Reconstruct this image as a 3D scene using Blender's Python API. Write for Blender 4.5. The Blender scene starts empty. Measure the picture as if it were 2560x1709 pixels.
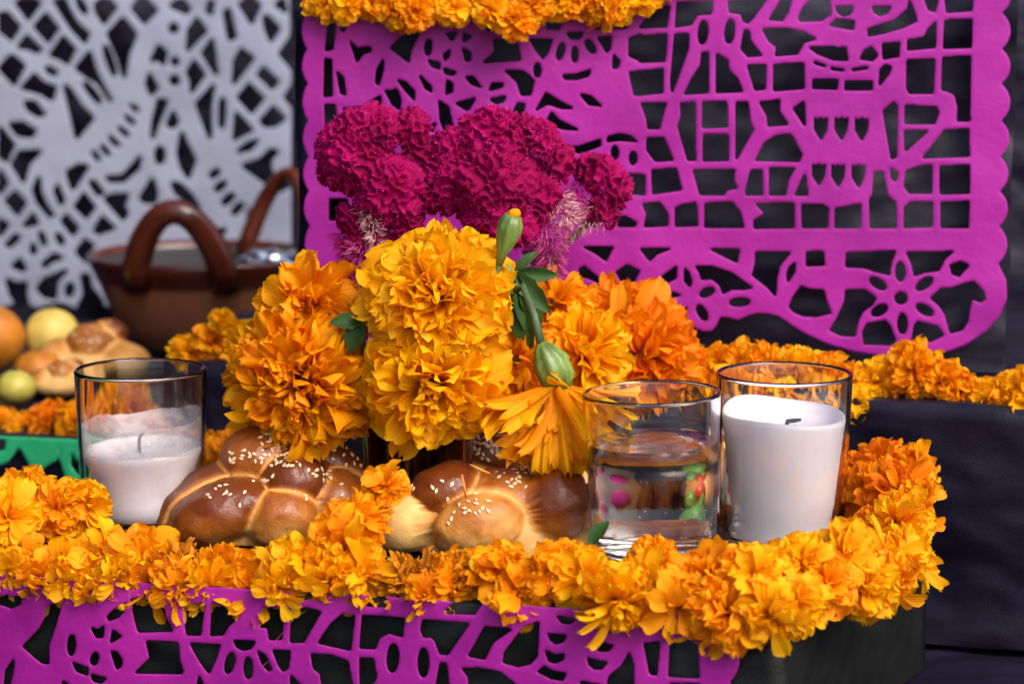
import bpy, bmesh, math, random
import numpy as np
from mathutils import Vector, Matrix, noise, Quaternion
random.seed(7)
scene = bpy.context.scene
COL = scene.collection
R = math.radians
# ------------------------------------------------------------------ camera
PITCH = R(9.0); CAMZ = 0.262; FPX = 85.0/36.0*2560
cam_data = bpy.data.cameras.new("camera")
cam_data.lens = 85.0; cam_data.sensor_width = 36.0
cam_data.clip_start = 0.05; cam_data.clip_end = 200.0
cam_data.dof.use_dof = True; cam_data.dof.focus_distance = 1.065; cam_data.dof.aperture_fstop = 9.0
cam = bpy.data.objects.new("camera", cam_data); COL.objects.link(cam)
cam.location = (0, 0, CAMZ); cam.rotation_euler = (R(90)-PITCH, 0, 0)
scene.camera = cam
# ------------------------------------------------------------------ world, sun, exposure
SUN_EL, SUN_AZ = R(46), R(42)          # azimuth: to the right of the viewer's back
world = bpy.data.worlds.new("World"); scene.world = world; world.use_nodes = True
wn = world.node_tree.nodes; wl = world.node_tree.links
sky = wn.new("ShaderNodeTexSky"); sky.sky_type = 'NISHITA'; sky.sun_disc = False
sky.sun_elevation = SUN_EL; sky.sun_rotation = math.pi - SUN_AZ
sky.air_density = 1.0; sky.dust_density = 4.0; sky.ozone_density = 2.0
wn["Background"].inputs[1].default_value = 0.15
wl.new(sky.outputs[0], wn["Background"].inputs[0])
sun_d = bpy.data.lights.new("sun", 'SUN'); sun_d.energy = 1.3; sun_d.angle = R(40); sun_d.color = (1.0, 0.955, 0.90)
sun = bpy.data.objects.new("sun", sun_d); COL.objects.link(sun)
sdir = Vector((math.sin(SUN_AZ)*math.cos(SUN_EL), -math.cos(SUN_AZ)*math.cos(SUN_EL), math.sin(SUN_EL)))
sun.rotation_euler = sdir.to_track_quat('Z', 'Y').to_euler(); sun.location = sdir*5
scene.view_settings.view_transform = 'Standard'; scene.view_settings.look = 'None'
scene.view_settings.exposure = 0.86; scene.view_settings.gamma = 1.0
scene.render.engine = 'CYCLES'
cy = scene.cycles
cy.use_denoising = True; cy.max_bounces = 14; cy.transmission_bounces = 12; cy.glossy_bounces = 6; cy.diffuse_bounces = 4
cy.transparent_max_bounces = 12; cy.caustics_refractive = True; cy.caustics_reflective = False; cy.blur_glossy = 0.5
cy.sample_clamp_indirect = 6.0

# ------------------------------------------------------------------ helpers
CP, SP = math.cos(PITCH), math.sin(PITCH)
def at(px, py, d):
    """point of the place that the photograph shows at (px,py), d metres in front of the camera"""
    xc = (px-1280)/FPX; yc = -(py-854.5)/FPX
    t = d/(CP+yc*SP)
    return Vector((t*xc, d, CAMZ+t*(yc*CP-SP)))
def at_z(px, py, z):
    yc = -(py-854.5)/FPX; xc = (px-1280)/FPX
    t = (z-CAMZ)/(yc*CP-SP)
    return Vector((t*xc, t*(CP+yc*SP), z))
def project(x, y, z):
    zc = y*CP-(z-CAMZ)*SP
    return 1280+FPX*x/zc, 854.5-FPX*(y*SP+(z-CAMZ)*CP)/zc
def pxm(d): return d/FPX      # metres per photo pixel at depth d

def tag(o, label=None, cat=None, group=None, kind=None):
    if label: o["label"] = label
    if cat: o["category"] = cat
    if group: o["group"] = group
    if kind: o["kind"] = kind
    return o
def empty(name, loc=(0,0,0)):
    o = bpy.data.objects.new(name, None); o.empty_display_size = 0.01
    o.location = loc; COL.objects.link(o); return o
def mesh(name, v, f, mat=None, smooth=True, uv=None):
    me = bpy.data.meshes.new(name)
    me.from_pydata([tuple(map(float, p)) for p in v], [], [tuple(map(int, q)) for q in f])
    if smooth: me.polygons.foreach_set("use_smooth", [True]*len(me.polygons))
    if mat: me.materials.append(mat)
    if uv is not None:
        l = me.uv_layers.new(name="UVMap")
        idx = np.empty(len(me.loops), dtype=np.int32); me.loops.foreach_get("vertex_index", idx)
        l.data.foreach_set("uv", np.asarray(uv, dtype=np.float32)[idx].ravel())
    me.update(); return me
def obj(name, me, parent=None, loc=None):
    o = bpy.data.objects.new(name, me); COL.objects.link(o)
    if parent is not None: o.parent = parent
    if loc is not None: o.location = loc
    return o
def fattr(me, name, vals):
    a = me.attributes.new(name, 'FLOAT', 'POINT'); a.data.foreach_set("value", np.asarray(vals, dtype=np.float32))
class MB:
    """collects shapes into one mesh"""
    def __init__(s): s.v = []; s.f = []; s.uv = []
    def add(s, v, f, uv=None):
        n = len(s.v); s.v.extend([tuple(p) for p in v]); s.f.extend([tuple(i+n for i in q) for q in f])
        s.uv.extend([tuple(p) for p in uv] if uv is not None else [(0,0)]*len(v))
    def tube(s, pts, rad, seg=8, cap=True, ribs=0):
        pts = [Vector(p) for p in pts]; n = len(pts)
        if not hasattr(rad, '__len__'): rad = [rad]*n
        ref = Vector((0.31,0.47,0.83)); v=[]; uv=[]
        prev = None
        for i,p in enumerate(pts):
            t = (pts[min(i+1,n-1)]-pts[max(i-1,0)]).normalized()
            a = t.cross(ref if prev is None else prev)
            if prev is not None: a = (prev - t*prev.dot(t))
            a.normalize(); prev = a
            b = t.cross(a)
            for k in range(seg):
                an = 2*math.pi*k/seg
                v.append(p+(a*math.cos(an)+b*math.sin(an))*rad[i]*(1+(0.06*math.cos(an*ribs) if ribs else 0))); uv.append((k/seg,i/(n-1)))
        f = [(i*seg+k, i*seg+(k+1)%seg, (i+1)*seg+(k+1)%seg, (i+1)*seg+k) for i in range(n-1) for k in range(seg)]
        if cap: f += [tuple(range(seg))[::-1], tuple((n-1)*seg+k for k in range(seg))]
        s.add(v, f, uv)
    def lathe(s, prof, seg=72, fn=None):
        v=[]; f=[]; ring=[]
        for (r,z) in prof:
            if r < 1e-7: ring.append([len(v)]); v.append((0,0,z))
            else:
                ring.append(list(range(len(v), len(v)+seg)))
                for k in range(seg):
                    a = 2*math.pi*k/seg; rr,zz = fn(r,z,a) if fn else (r,z)
                    v.append((rr*math.cos(a), rr*math.sin(a), zz))
        for A,B in zip(ring[:-1], ring[1:]):
            for k in range(seg):
                k2=(k+1)%seg
                if len(A)==1 and len(B)==1: break
                if len(A)==1: f.append((A[0],B[k2],B[k]))
                elif len(B)==1: f.append((A[k],A[k2],B[0]))
                else: f.append((A[k],A[k2],B[k2],B[k]))
        s.add(v,f)
    def ball(s, c, r, seg=10, rings=7):
        c=Vector(c); rx,ry,rz = r if hasattr(r,'__len__') else (r,r,r); v=[c+Vector((0,0,rz))]; f=[]
        for i in range(1,rings):
            th=math.pi*i/rings
            for k in range(seg):
                a=2*math.pi*k/seg; v.append(c+Vector((rx*math.sin(th)*math.cos(a), ry*math.sin(th)*math.sin(a), rz*math.cos(th))))
        v.append(c-Vector((0,0,rz))); L=len(v)-1
        for k in range(seg): f.append((0,1+k,1+(k+1)%seg))
        for i in range(rings-2):
            for k in range(seg): f.append((1+i*seg+k,1+(i+1)*seg+k,1+(i+1)*seg+(k+1)%seg,1+i*seg+(k+1)%seg))
        for k in range(seg): f.append((L,1+(rings-2)*seg+(k+1)%seg,1+(rings-2)*seg+k))
        s.add(v,f)
    def mesh(s, name, mat, smooth=True): return mesh(name, s.v, s.f, mat, smooth, s.uv)

# ------------------------------------------------------------------ materials
def new_mat(name):
    m = bpy.data.materials.new(name); m.use_nodes = True
    nt = m.node_tree; return m, nt, nt.nodes["Principled BSDF"]
def nd(nt, typ, **kw):
    n = nt.nodes.new(typ)
    for k,v in kw.items():
        if k.startswith('i_'): n.inputs[int(k[2:])].default_value = v
        else: setattr(n,k,v)
    return n
def ramp(nt, stops, src=None):
    n = nt.nodes.new("ShaderNodeValToRGB"); e = n.color_ramp.elements
    while len(e) < len(stops): e.new(0.5)
    for el,(p,c) in zip(e, stops): el.position = p; el.color = (*c,1) if len(c)==3 else c
    if src is not None: nt.links.new(src, n.inputs[0])
    return n
def noise_tex(nt, scale, detail=4, rough=0.55, coord='Object', vscale=None):
    tc = nd(nt,"ShaderNodeTexCoord"); n = nd(nt,"ShaderNodeTexNoise"); n.inputs["Scale"].default_value=scale
    n.inputs["Detail"].default_value=detail; n.inputs["Roughness"].default_value=rough
    src = tc.outputs[coord]
    if vscale:
        mp = nd(nt,"ShaderNodeMapping"); mp.inputs["Scale"].default_value = vscale
        nt.links.new(src, mp.inputs[0]); src = mp.outputs[0]
    nt.links.new(src, n.inputs["Vector"]); return n
def bump(nt, bsdf, src, strength, dist):
    b = nd(nt,"ShaderNodeBump"); b.inputs["Strength"].default_value=strength; b.inputs["Distance"].default_value=dist
    nt.links.new(src, b.inputs["Height"]); nt.links.new(b.outputs[0], bsdf.inputs["Normal"]); return b
def simple(name, col, rough=0.5, var=0.15, scale=60, bmp=0.2, bd=0.0004, spec=0.5, metal=0.0):
    m,nt,b = new_mat(name); n = noise_tex(nt, scale)
    c0 = tuple(max(0,c*(1-var)) for c in col); c1 = tuple(min(1,c*(1+var)) for c in col)
    r = ramp(nt, [(0.3,c0),(0.7,c1)], n.outputs[0]); nt.links.new(r.outputs[0], b.inputs["Base Color"])
    b.inputs["Roughness"].default_value=rough; b.inputs["Specular IOR Level"].default_value=spec; b.inputs["Metallic"].default_value=metal
    if bmp: bump(nt,b,n.outputs[0],bmp,bd)
    return m
def petal_mat(name, ca, cb, cbase, trans=0.42, rough=0.55):
    m,nt,b = new_mat(name)
    oi = nd(nt,"ShaderNodeObjectInfo"); ge = nd(nt,"ShaderNodeNewGeometry")
    add = nd(nt,"ShaderNodeMath",operation='ADD'); nt.links.new(oi.outputs["Random"],add.inputs[0]); nt.links.new(ge.outputs["Random Per Island"],add.inputs[1])
    fr = nd(nt,"ShaderNodeMath",operation='FRACT'); nt.links.new(add.outputs[0],fr.inputs[0])
    mx = nd(nt,"ShaderNodeMix",data_type='RGBA'); nt.links.new(fr.outputs[0],mx.inputs[0]); mx.inputs[6].default_value=(*ca,1); mx.inputs[7].default_value=(*cb,1)
    uv = nd(nt,"ShaderNodeUVMap"); sx = nd(nt,"ShaderNodeSeparateXYZ"); nt.links.new(uv.outputs[0],sx.inputs[0])
    inv = nd(nt,"ShaderNodeMath",operation='SUBTRACT'); inv.inputs[0].default_value=1.0; nt.links.new(sx.outputs[1],inv.inputs[1])
    pw = nd(nt,"ShaderNodeMath",operation='POWER'); nt.links.new(inv.outputs[0],pw.inputs[0]); pw.inputs[1].default_value=1.6
    sc = nd(nt,"ShaderNodeMath",operation='MULTIPLY'); nt.links.new(pw.outputs[0],sc.inputs[0]); sc.inputs[1].default_value=0.7
    m2 = nd(nt,"ShaderNodeMix",data_type='RGBA'); nt.links.new(sc.outputs[0],m2.inputs[0]); nt.links.new(mx.outputs[2],m2.inputs[6]); m2.inputs[7].default_value=(*cbase,1)
    # lengthwise veins
    mp = nd(nt,"ShaderNodeMapping"); mp.inputs["Scale"].default_value=(9,0.9,1); nt.links.new(uv.outputs[0],mp.inputs[0])
    ns = nd(nt,"ShaderNodeTexNoise"); ns.inputs["Scale"].default_value=2.2; ns.inputs["Detail"].default_value=3; nt.links.new(mp.outputs[0],ns.inputs["Vector"])
    hsv = nd(nt,"ShaderNodeHueSaturation"); nt.links.new(m2.outputs[2],hsv.inputs["Color"])
    mr = nd(nt,"ShaderNodeMapRange"); nt.links.new(ns.outputs[0],mr.inputs[0]); mr.inputs[1].default_value=.3; mr.inputs[2].default_value=.7; mr.inputs[3].default_value=0.82; mr.inputs[4].default_value=1.12
    nt.links.new(mr.outputs[0],hsv.inputs["Value"])
    nt.links.new(hsv.outputs[0],b.inputs["Base Color"]); b.inputs["Roughness"].default_value=rough; b.inputs["Specular IOR Level"].default_value=0.2
    bump(nt,b,ns.outputs[0],0.5,0.0006)
    tr = nd(nt,"ShaderNodeBsdfTranslucent"); nt.links.new(hsv.outputs[0],tr.inputs[0])
    ms = nd(nt,"ShaderNodeMixShader"); ms.inputs[0].default_value=trans
    nt.links.new(b.outputs[0],ms.inputs[1]); nt.links.new(tr.outputs[0],ms.inputs[2]); nt.links.new(ms.outputs[0],nt.nodes["Material Output"].inputs[0])
    return m
M = {}
M['petal_yellow'] = petal_mat('petal_yellow',(0.98,0.57,0.003),(0.97,0.44,0.002),(0.95,0.31,0.002))
M['petal_orange'] = petal_mat('petal_orange',(0.97,0.47,0.002),(0.94,0.32,0.002),(0.86,0.20,0.002))
M['petal_deep']   = petal_mat('petal_deep',(0.95,0.34,0.002),(0.87,0.22,0.002),(0.74,0.14,0.002))
M['petal_dry']    = petal_mat('petal_dry',(0.84,0.34,0.008),(0.58,0.19,0.012),(0.42,0.11,0.01), trans=0.2, rough=0.7)
def paper_mat(name, c0, c1, rough=0.55):
    m,nt,b = new_mat(name); n = noise_tex(nt,10,4,0.6); r = ramp(nt,[(0.3,c0),(0.7,c1)],n.outputs[0])
    nt.links.new(r.outputs[0],b.inputs["Base Color"]); b.inputs["Roughness"].default_value=rough; b.inputs["Specular IOR Level"].default_value=0.30
    n2 = noise_tex(nt,45,5,0.6); bump(nt,b,n2.outputs[0],0.35,0.0030); return m
M['magenta_paper'] = paper_mat('magenta_paper',(0.22,0.004,0.175),(0.40,0.014,0.295))
M['white_paper'] = paper_mat('white_paper',(0.27,0.28,0.37),(0.32,0.33,0.42))
M['green_paper'] = paper_mat('green_paper',(0.02,0.36,0.14),(0.03,0.44,0.19))
def cloth_mat(name, c0, c1, rough=0.42):
    m,nt,b = new_mat(name); n = noise_tex(nt,14,5,0.6); r = ramp(nt,[(0.3,c0),(0.7,c1)],n.outputs[0])
    nt.links.new(r.outputs[0],b.inputs["Base Color"]); b.inputs["Roughness"].default_value=rough; b.inputs["Specular IOR Level"].default_value=0.24
    n1 = noise_tex(nt,11,3,0.45,vscale=(0.7,1,1.1)); n2 = noise_tex(nt,900,2)
    mm = nd(nt,"ShaderNodeMath",operation='MULTIPLY_ADD'); nt.links.new(n2.outputs[0],mm.inputs[0]); mm.inputs[1].default_value=0.006; nt.links.new(n1.outputs[0],mm.inputs[2])
    n3 = noise_tex(nt,7,2,0.5,vscale=(1,1,1.5)); n3.noise_type='RIDGED_MULTIFRACTAL'
    m3 = nd(nt,"ShaderNodeMath",operation='MULTIPLY_ADD'); nt.links.new(n3.outputs[0],m3.inputs[0]); m3.inputs[1].default_value=0.30; nt.links.new(mm.outputs[0],m3.inputs[2])
    bump(nt,b,m3.outputs[0],0.9,0.034); return m
M['black_cover'] = cloth_mat('black_cover',(0.0060,0.0045,0.0125),(0.013,0.010,0.025))
M['dark_cover'] = cloth_mat('dark_cover',(0.0045,0.005,0.0045),(0.011,0.012,0.011),0.45)
M['stone'] = simple('stone',(0.34,0.32,0.30),0.8,0.2,4,0.4,0.01)
def glass_mat(name, col=(1,1,1), ior=1.5, rough=0.0):
    m,nt,b = new_mat(name); b.inputs["Base Color"].default_value=(*col,1); b.inputs["Transmission Weight"].default_value=1.0
    b.inputs["IOR"].default_value=ior; b.inputs["Roughness"].default_value=rough; return m
M['glass'] = glass_mat('clear_glass',(0.985,0.99,0.99),1.49)
M['water'] = glass_mat('water',(0.99,0.995,0.995),1.333)
M['amber'] = glass_mat('amber_glass',(0.78,0.36,0.13),1.5)
M['bubble'] = simple('bubble',(0.8,0.8,0.82),0.1,0.02,50,0)
def wax_mat():
    m,nt,b = new_mat('wax'); n=noise_tex(nt,70,4); r=ramp(nt,[(0.3,(0.86,0.76,0.775)),(0.7,(0.92,0.83,0.84))],n.outputs[0])
    nt.links.new(r.outputs[0],b.inputs["Base Color"]); b.inputs["Roughness"].default_value=0.45
    b.inputs["Subsurface Weight"].default_value=0.4; b.inputs["Subsurface Radius"].default_value=(0.009,0.007,0.007); b.inputs["Subsurface Scale"].default_value=1.0
    bump(nt,b,n.outputs[0],0.15,0.0008); return m
M['wax'] = wax_mat()
def film_mat():
    m,nt,b = new_mat('wax_film'); b.inputs["Base Color"].default_value=(0.72,0.66,0.68,1); b.inputs["Roughness"].default_value=0.5
    t = nd(nt,"ShaderNodeBsdfTransparent"); n = noise_tex(nt,60,5,0.6,vscale=(1,1,1.6))
    r = ramp(nt,[(0.40,(0.22,)*3),(0.62,(0.58,)*3)],n.outputs[0])
    ms=nd(nt,"ShaderNodeMixShader"); nt.links.new(r.outputs[0],ms.inputs[0]); nt.links.new(t.outputs[0],ms.inputs[1]); nt.links.new(b.outputs[0],ms.inputs[2])
    nt.links.new(ms.outputs[0],nt.nodes["Material Output"].inputs[0]); return m
M['film'] = film_mat()
M['wick'] = simple('wick',(0.03,0.028,0.03),0.8)
def bread_mat(name, stops):
    m,nt,b = new_mat(name); a = nd(nt,"ShaderNodeAttribute"); a.attribute_name='crust'
    n = noise_tex(nt,110,5,0.6); ad=nd(nt,"ShaderNodeMath",operation='MULTIPLY_ADD'); nt.links.new(n.outputs[0],ad.inputs[0]); ad.inputs[1].default_value=0.42
    sb=nd(nt,"ShaderNodeMath",operation='SUBTRACT'); nt.links.new(a.outputs["Fac"],sb.inputs[0]); sb.inputs[1].default_value=0.21; nt.links.new(sb.outputs[0],ad.inputs[2])
    r = ramp(nt,stops,ad.outputs[0]); nt.links.new(r.outputs[0],b.inputs["Base Color"])
    rr = ramp(nt,[(0.25,(0.62,)*3),(0.6,(0.24,)*3)],ad.outputs[0]); nt.links.new(rr.outputs[0],b.inputs["Roughness"])
    b.inputs["Specular IOR Level"].default_value=0.38
    n2=noise_tex(nt,190,5,0.65); bump(nt,b,n2.outputs[0],0.5,0.0014); return m
M['bread'] = bread_mat('bread_crust',[(0.05,(0.80,0.47,0.15)),(0.28,(0.62,0.26,0.05)),(0.52,(0.34,0.095,0.012)),(0.9,(0.14,0.030,0.005))])
M['sesame'] = simple('sesame',(0.80,0.60,0.36),0.5,0.12,300,0)
M['leaf'] = simple('leaf',(0.028,0.066,0.012),0.55,0.45,80,0.5,0.0010,spec=0.2)
M['stem'] = simple('stem',(0.055,0.095,0.035),0.6,0.4,90,0.3,0.0006)
M['bud'] = simple('bud',(0.13,0.20,0.035),0.4,0.45,120,0.3,0.0006)
def celosia_mat(name, stops, rough=0.65):
    m,nt,b=new_mat(name); ge=nd(nt,"ShaderNodeNewGeometry"); n=noise_tex(nt,90,4)
    ad=nd(nt,"ShaderNodeMath",operation='MULTIPLY_ADD'); nt.links.new(ge.outputs["Random Per Island"],ad.inputs[0]); ad.inputs[1].default_value=0.5
    ml=nd(nt,"ShaderNodeMath",operation='MULTIPLY'); nt.links.new(n.outputs[0],ml.inputs[0]); ml.inputs[1].default_value=0.6; nt.links.new(ml.outputs[0],ad.inputs[2])
    r=ramp(nt,stops,ad.outputs[0]); nt.links.new(r.outputs[0],b.inputs["Base Color"]); b.inputs["Roughness"].default_value=rough
    b.inputs['Specular IOR Level'].default_value=0.08; return m
M['celosia'] = celosia_mat('celosia',[(0.1,(0.12,0.0001,0.020)),(0.5,(0.22,0.0002,0.046)),(0.9,(0.33,0.0006,0.085))])
M['celosia_fuzz'] = celosia_mat('celosia_fuzz',[(0.1,(0.26,0.0003,0.06)),(0.5,(0.46,0.002,0.14)),(0.9,(0.80,0.07,0.34))])
M['celosia_pale'] = celosia_mat('celosia_pale',[(0.1,(0.42,0.10,0.16)),(0.5,(0.66,0.32,0.34)),(0.9,(0.75,0.48,0.44))])
M['celosia_plum'] = celosia_mat('celosia_plum',[(0.1,(0.20,0.003,0.09)),(0.5,(0.40,0.02,0.17)),(0.9,(0.66,0.15,0.34))])
def clay_mat():
    m,nt,b=new_mat('clay'); n=noise_tex(nt,22,5,0.6); r=ramp(nt,[(0.3,(0.22,0.075,0.040)),(0.7,(0.42,0.15,0.065))],n.outputs[0])
    nt.links.new(r.outputs[0],b.inputs["Base Color"]); b.inputs["Roughness"].default_value=0.55; bump(nt,b,n.outputs[0],0.2,0.002); return m
M['clay']=clay_mat()
M['glaze']=simple('glazed_clay',(0.085,0.016,0.007),0.16,0.4,40,0.1,0.001)
M['guava']=simple('guava_skin',(0.72,0.52,0.11),0.5,0.22,70,0.25)
M['lime']=simple('lime_skin',(0.50,0.42,0.07),0.45,0.25,70,0.25)
M['orange_skin']=simple('orange_skin',(0.52,0.17,0.01),0.5,0.3,90,0.4)
M['foil']=simple('foil',(0.75,0.78,0.85),0.25,0.1,40,0.4,0.003,metal=1.0)
M['sugar']=simple('sugar',(0.82,0.80,0.80),0.7,0.05,300,0.3,0.0005)
M['pink_icing']=simple('pink_icing',(0.75,0.03,0.38),0.4,0.1,60,0)
M['purple_icing']=simple('purple_icing',(0.22,0.08,0.55),0.4,0.1,60,0)
M['red_icing']=simple('red_icing',(0.75,0.06,0.03),0.4,0.1,60,0)
M['gold_foil']=simple('gold_foil',(0.85,0.52,0.15),0.25,0.1,200,0.4,0.001,metal=1.0)
M['dark_icing']=simple('dark_icing',(0.03,0.05,0.05),0.3,0.1,60,0)
M['green_clay']=simple('green_clay',(0.16,0.42,0.06),0.35,0.12,60,0.1)
M['wood']=simple('wood',(0.28,0.14,0.08),0.6,0.3,60,0.2)
M['thread']=simple('thread',(0.5,0.10,0.06),0.6)
M['carrot']=simple('orange_shred',(0.85,0.22,0.02),0.6)

# ------------------------------------------------------------------ steps, backdrop, ground (the large structure)
def disp(p, amp, fr, seed=0.0):
    q = Vector(p)*fr + Vector((seed,seed*1.7,seed*0.6))
    return (noise.noise_vector(q)+0.5*noise.noise_vector(q*2.3))*amp
def sheet(mb, c, nx, ny, amp, fr, seed=0.0):
    c=[Vector(p) for p in c]; v=[]
    for j in range(ny+1):
        for i in range(nx+1):
            s,t=i/nx,j/ny
            p=(c[0]*(1-s)+c[1]*s)*(1-t)+(c[3]*(1-s)+c[2]*s)*t
            v.append(p+disp(p,amp,fr,seed))
    f=[(j*(nx+1)+i,j*(nx+1)+i+1,(j+1)*(nx+1)+i+1,(j+1)*(nx+1)+i) for j in range(ny) for i in range(nx)]
    mb.add(v,f)
def prism(name, poly, z0, z1, mat, amp=0.0012, fr=22, res=0.009, seed=0.0, side_mat=None):
    """a box under a draped cover; poly = four (x,y,ztop) front-left, front-right, back-right, back-left"""
    mb=MB(); P=[Vector((p[0],p[1],z1 if len(p)<3 else p[2])) for p in poly]; Q=[Vector((p[0],p[1],z0)) for p in poly]
    n=lambda a,b: max(2,int((a-b).length/res))
    sheet(mb,P,n(P[0],P[1]),n(P[1],P[2]),amp,fr,seed)
    for a,b in ((0,1),(1,2),(2,3),(3,0)):
        sheet(mb,[Q[a],Q[b],P[b],P[a]],n(P[a],P[b]),n(P[a],Q[a]),amp,fr,seed)
    me=mb.mesh(name,mat)
    bm=bmesh.new(); bm.from_mesh(me); bmesh.ops.remove_doubles(bm,verts=bm.verts,dist=1e-5); bm.to_mesh(me); bm.free()
    me.polygons.foreach_set("use_smooth",[True]*len(me.polygons))
    return obj(name,me)
GZ=-0.42
mb=MB(); sheet(mb,[(-6,-5,GZ),(6,-5,GZ),(6,6,GZ),(-6,6,GZ)],40,40,0.002,3)
tag(obj('ground',mb.mesh('ground',M['stone'])),kind='structure')
A_poly=[(-0.33,1.036),(0.108,0.938),(0.195,1.105),(-0.33,1.185)]
o=prism('altar_step',A_poly,-0.068,0.0,M['dark_cover'],0.0011,26,0.006,1.0)
tag(o,'low front altar step under dark cloth, holding the glasses and breads','altar step')
B0=Vector((-0.165,1.252)); B1=Vector((0.62,1.01))
Bz=0.051
B_poly=[(B0.x,B0.y),(B1.x,B1.y),(0.66,1.45),(-0.165,1.45)]
o=prism('altar_step',B_poly,-0.068,Bz,M['black_cover'],0.0032,13,0.008,2.0)
tag(o,'raised black covered altar step running off to the right behind the candles','altar step')
CY=1.222
C_poly=[(-0.1095,CY,0.2365),(0.253,CY,0.262),(0.253,1.44,0.262),(-0.1095,1.44,0.2365)]
o=prism('altar_step',C_poly,Bz+0.002,0.25,M['black_cover'],0.0022,14,0.007,3.0)
tag(o,'tall black covered altar box behind the large magenta cut paper','altar step')
D_poly=[(-0.50,1.34),(-0.168,1.275),(-0.168,1.72),(-0.50,1.72)]
o=prism('altar_step',D_poly,-0.068,0.004,M['black_cover'],0.0010,20,0.009,4.0)
tag(o,'black covered altar step at far left holding the clay pot and fruit','altar step')
F_poly=[(-0.75,0.60),(0.80,0.60),(0.80,1.74),(-0.75,1.74)]
o=prism('altar_step',F_poly,GZ+0.003,-0.070,M['black_cover'],0.0030,12,0.02,5.0)
tag(o,'wide lowest altar step under crumpled black plastic, beneath all others','altar step')
mb=MB(); sheet(mb,[(-1.2,1.79,GZ),(1.3,1.79,GZ),(1.3,1.79,0.75),(-1.2,1.79,0.75)],120,60,0.003,9)
sheet(mb,[(-0.52,0.62,GZ),(-0.52,1.789,GZ),(-0.52,1.789,0.75),(-0.52,0.62,0.75)],60,60,0.006,7)  # left wing out of view, added to block sky light and darken that side
sheet(mb,[(1.3,1.80,GZ),(-1.2,1.80,GZ),(-1.2,1.80,0.75),(1.3,1.80,0.75)],20,10,0.0,9)
tag(obj('backdrop_cloth',mb.mesh('backdrop_cloth',M['black_cover'])),'black cloth hanging behind the white cut paper and the whole altar, plus an added unseen left wing that blocks light','backdrop cloth')
# ------------------------------------------------------------------ cut paper (papel picado)
def T(fr, *polys):
    ox,oy,s = fr
    return [np.array(p,dtype=float)*s+np.array([ox,oy]) for p in polys]
def E(cx,cy,rx,ry,rot=0,n=14):
    a=np.linspace(0,2*math.pi,n,endpoint=False); c,s=math.cos(R(rot)),math.sin(R(rot))
    x,y=rx*np.cos(a),ry*np.sin(a); return np.stack([cx+x*c-y*s, cy+x*s+y*c],1).tolist()
def poly_sdf(px,py,P):
    d=np.full(px.shape,1e18); ins=np.zeros(px.shape,bool); n=len(P)
    for i in range(n):
        a=P[i]; b=P[(i+1)%n]; e=b-a; wx=px-a[0]; wy=py-a[1]
        t=np.clip((wx*e[0]+wy*e[1])/max(e@e,1e-9),0,1); d=np.minimum(d,(wx-e[0]*t)**2+(wy-e[1]*t)**2)
        c=(a[1]>py)!=(b[1]>py)
        if abs(e[1])>1e-9: ins^=c&(px<(e[0]*(py-a[1])/e[1]+a[0]))
    d=np.sqrt(d); return np.where(ins,-d,d)
def cut_field(px,py,outer,holes,grow=0.0):
    if outer is None: F=np.full(px.shape,-40.0)
    else:
        F=np.full(px.shape,1e3)
        for P in outer: F=np.minimum(F,poly_sdf(px,py,P))
    for P in holes:
        lo=P.min(0)-18; hi=P.max(0)+18
        m=(px>lo[0])&(px<hi[0])&(py>lo[1])&(py<hi[1])
        if m.any(): F[m]=np.maximum(F[m],grow-poly_sdf(px[m],py[m],P))
    return F
def smooth(F,k=1):
    for _ in range(k):
        G=np.pad(F,1,mode='edge'); F=(G[1:-1,1:-1]*4+G[:-2,1:-1]*2+G[2:,1:-1]*2+G[1:-1,:-2]*2+G[1:-1,2:]*2+G[:-2,:-2]+G[2:,2:]+G[:-2,2:]+G[2:,:-2])/16
    return F
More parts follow.
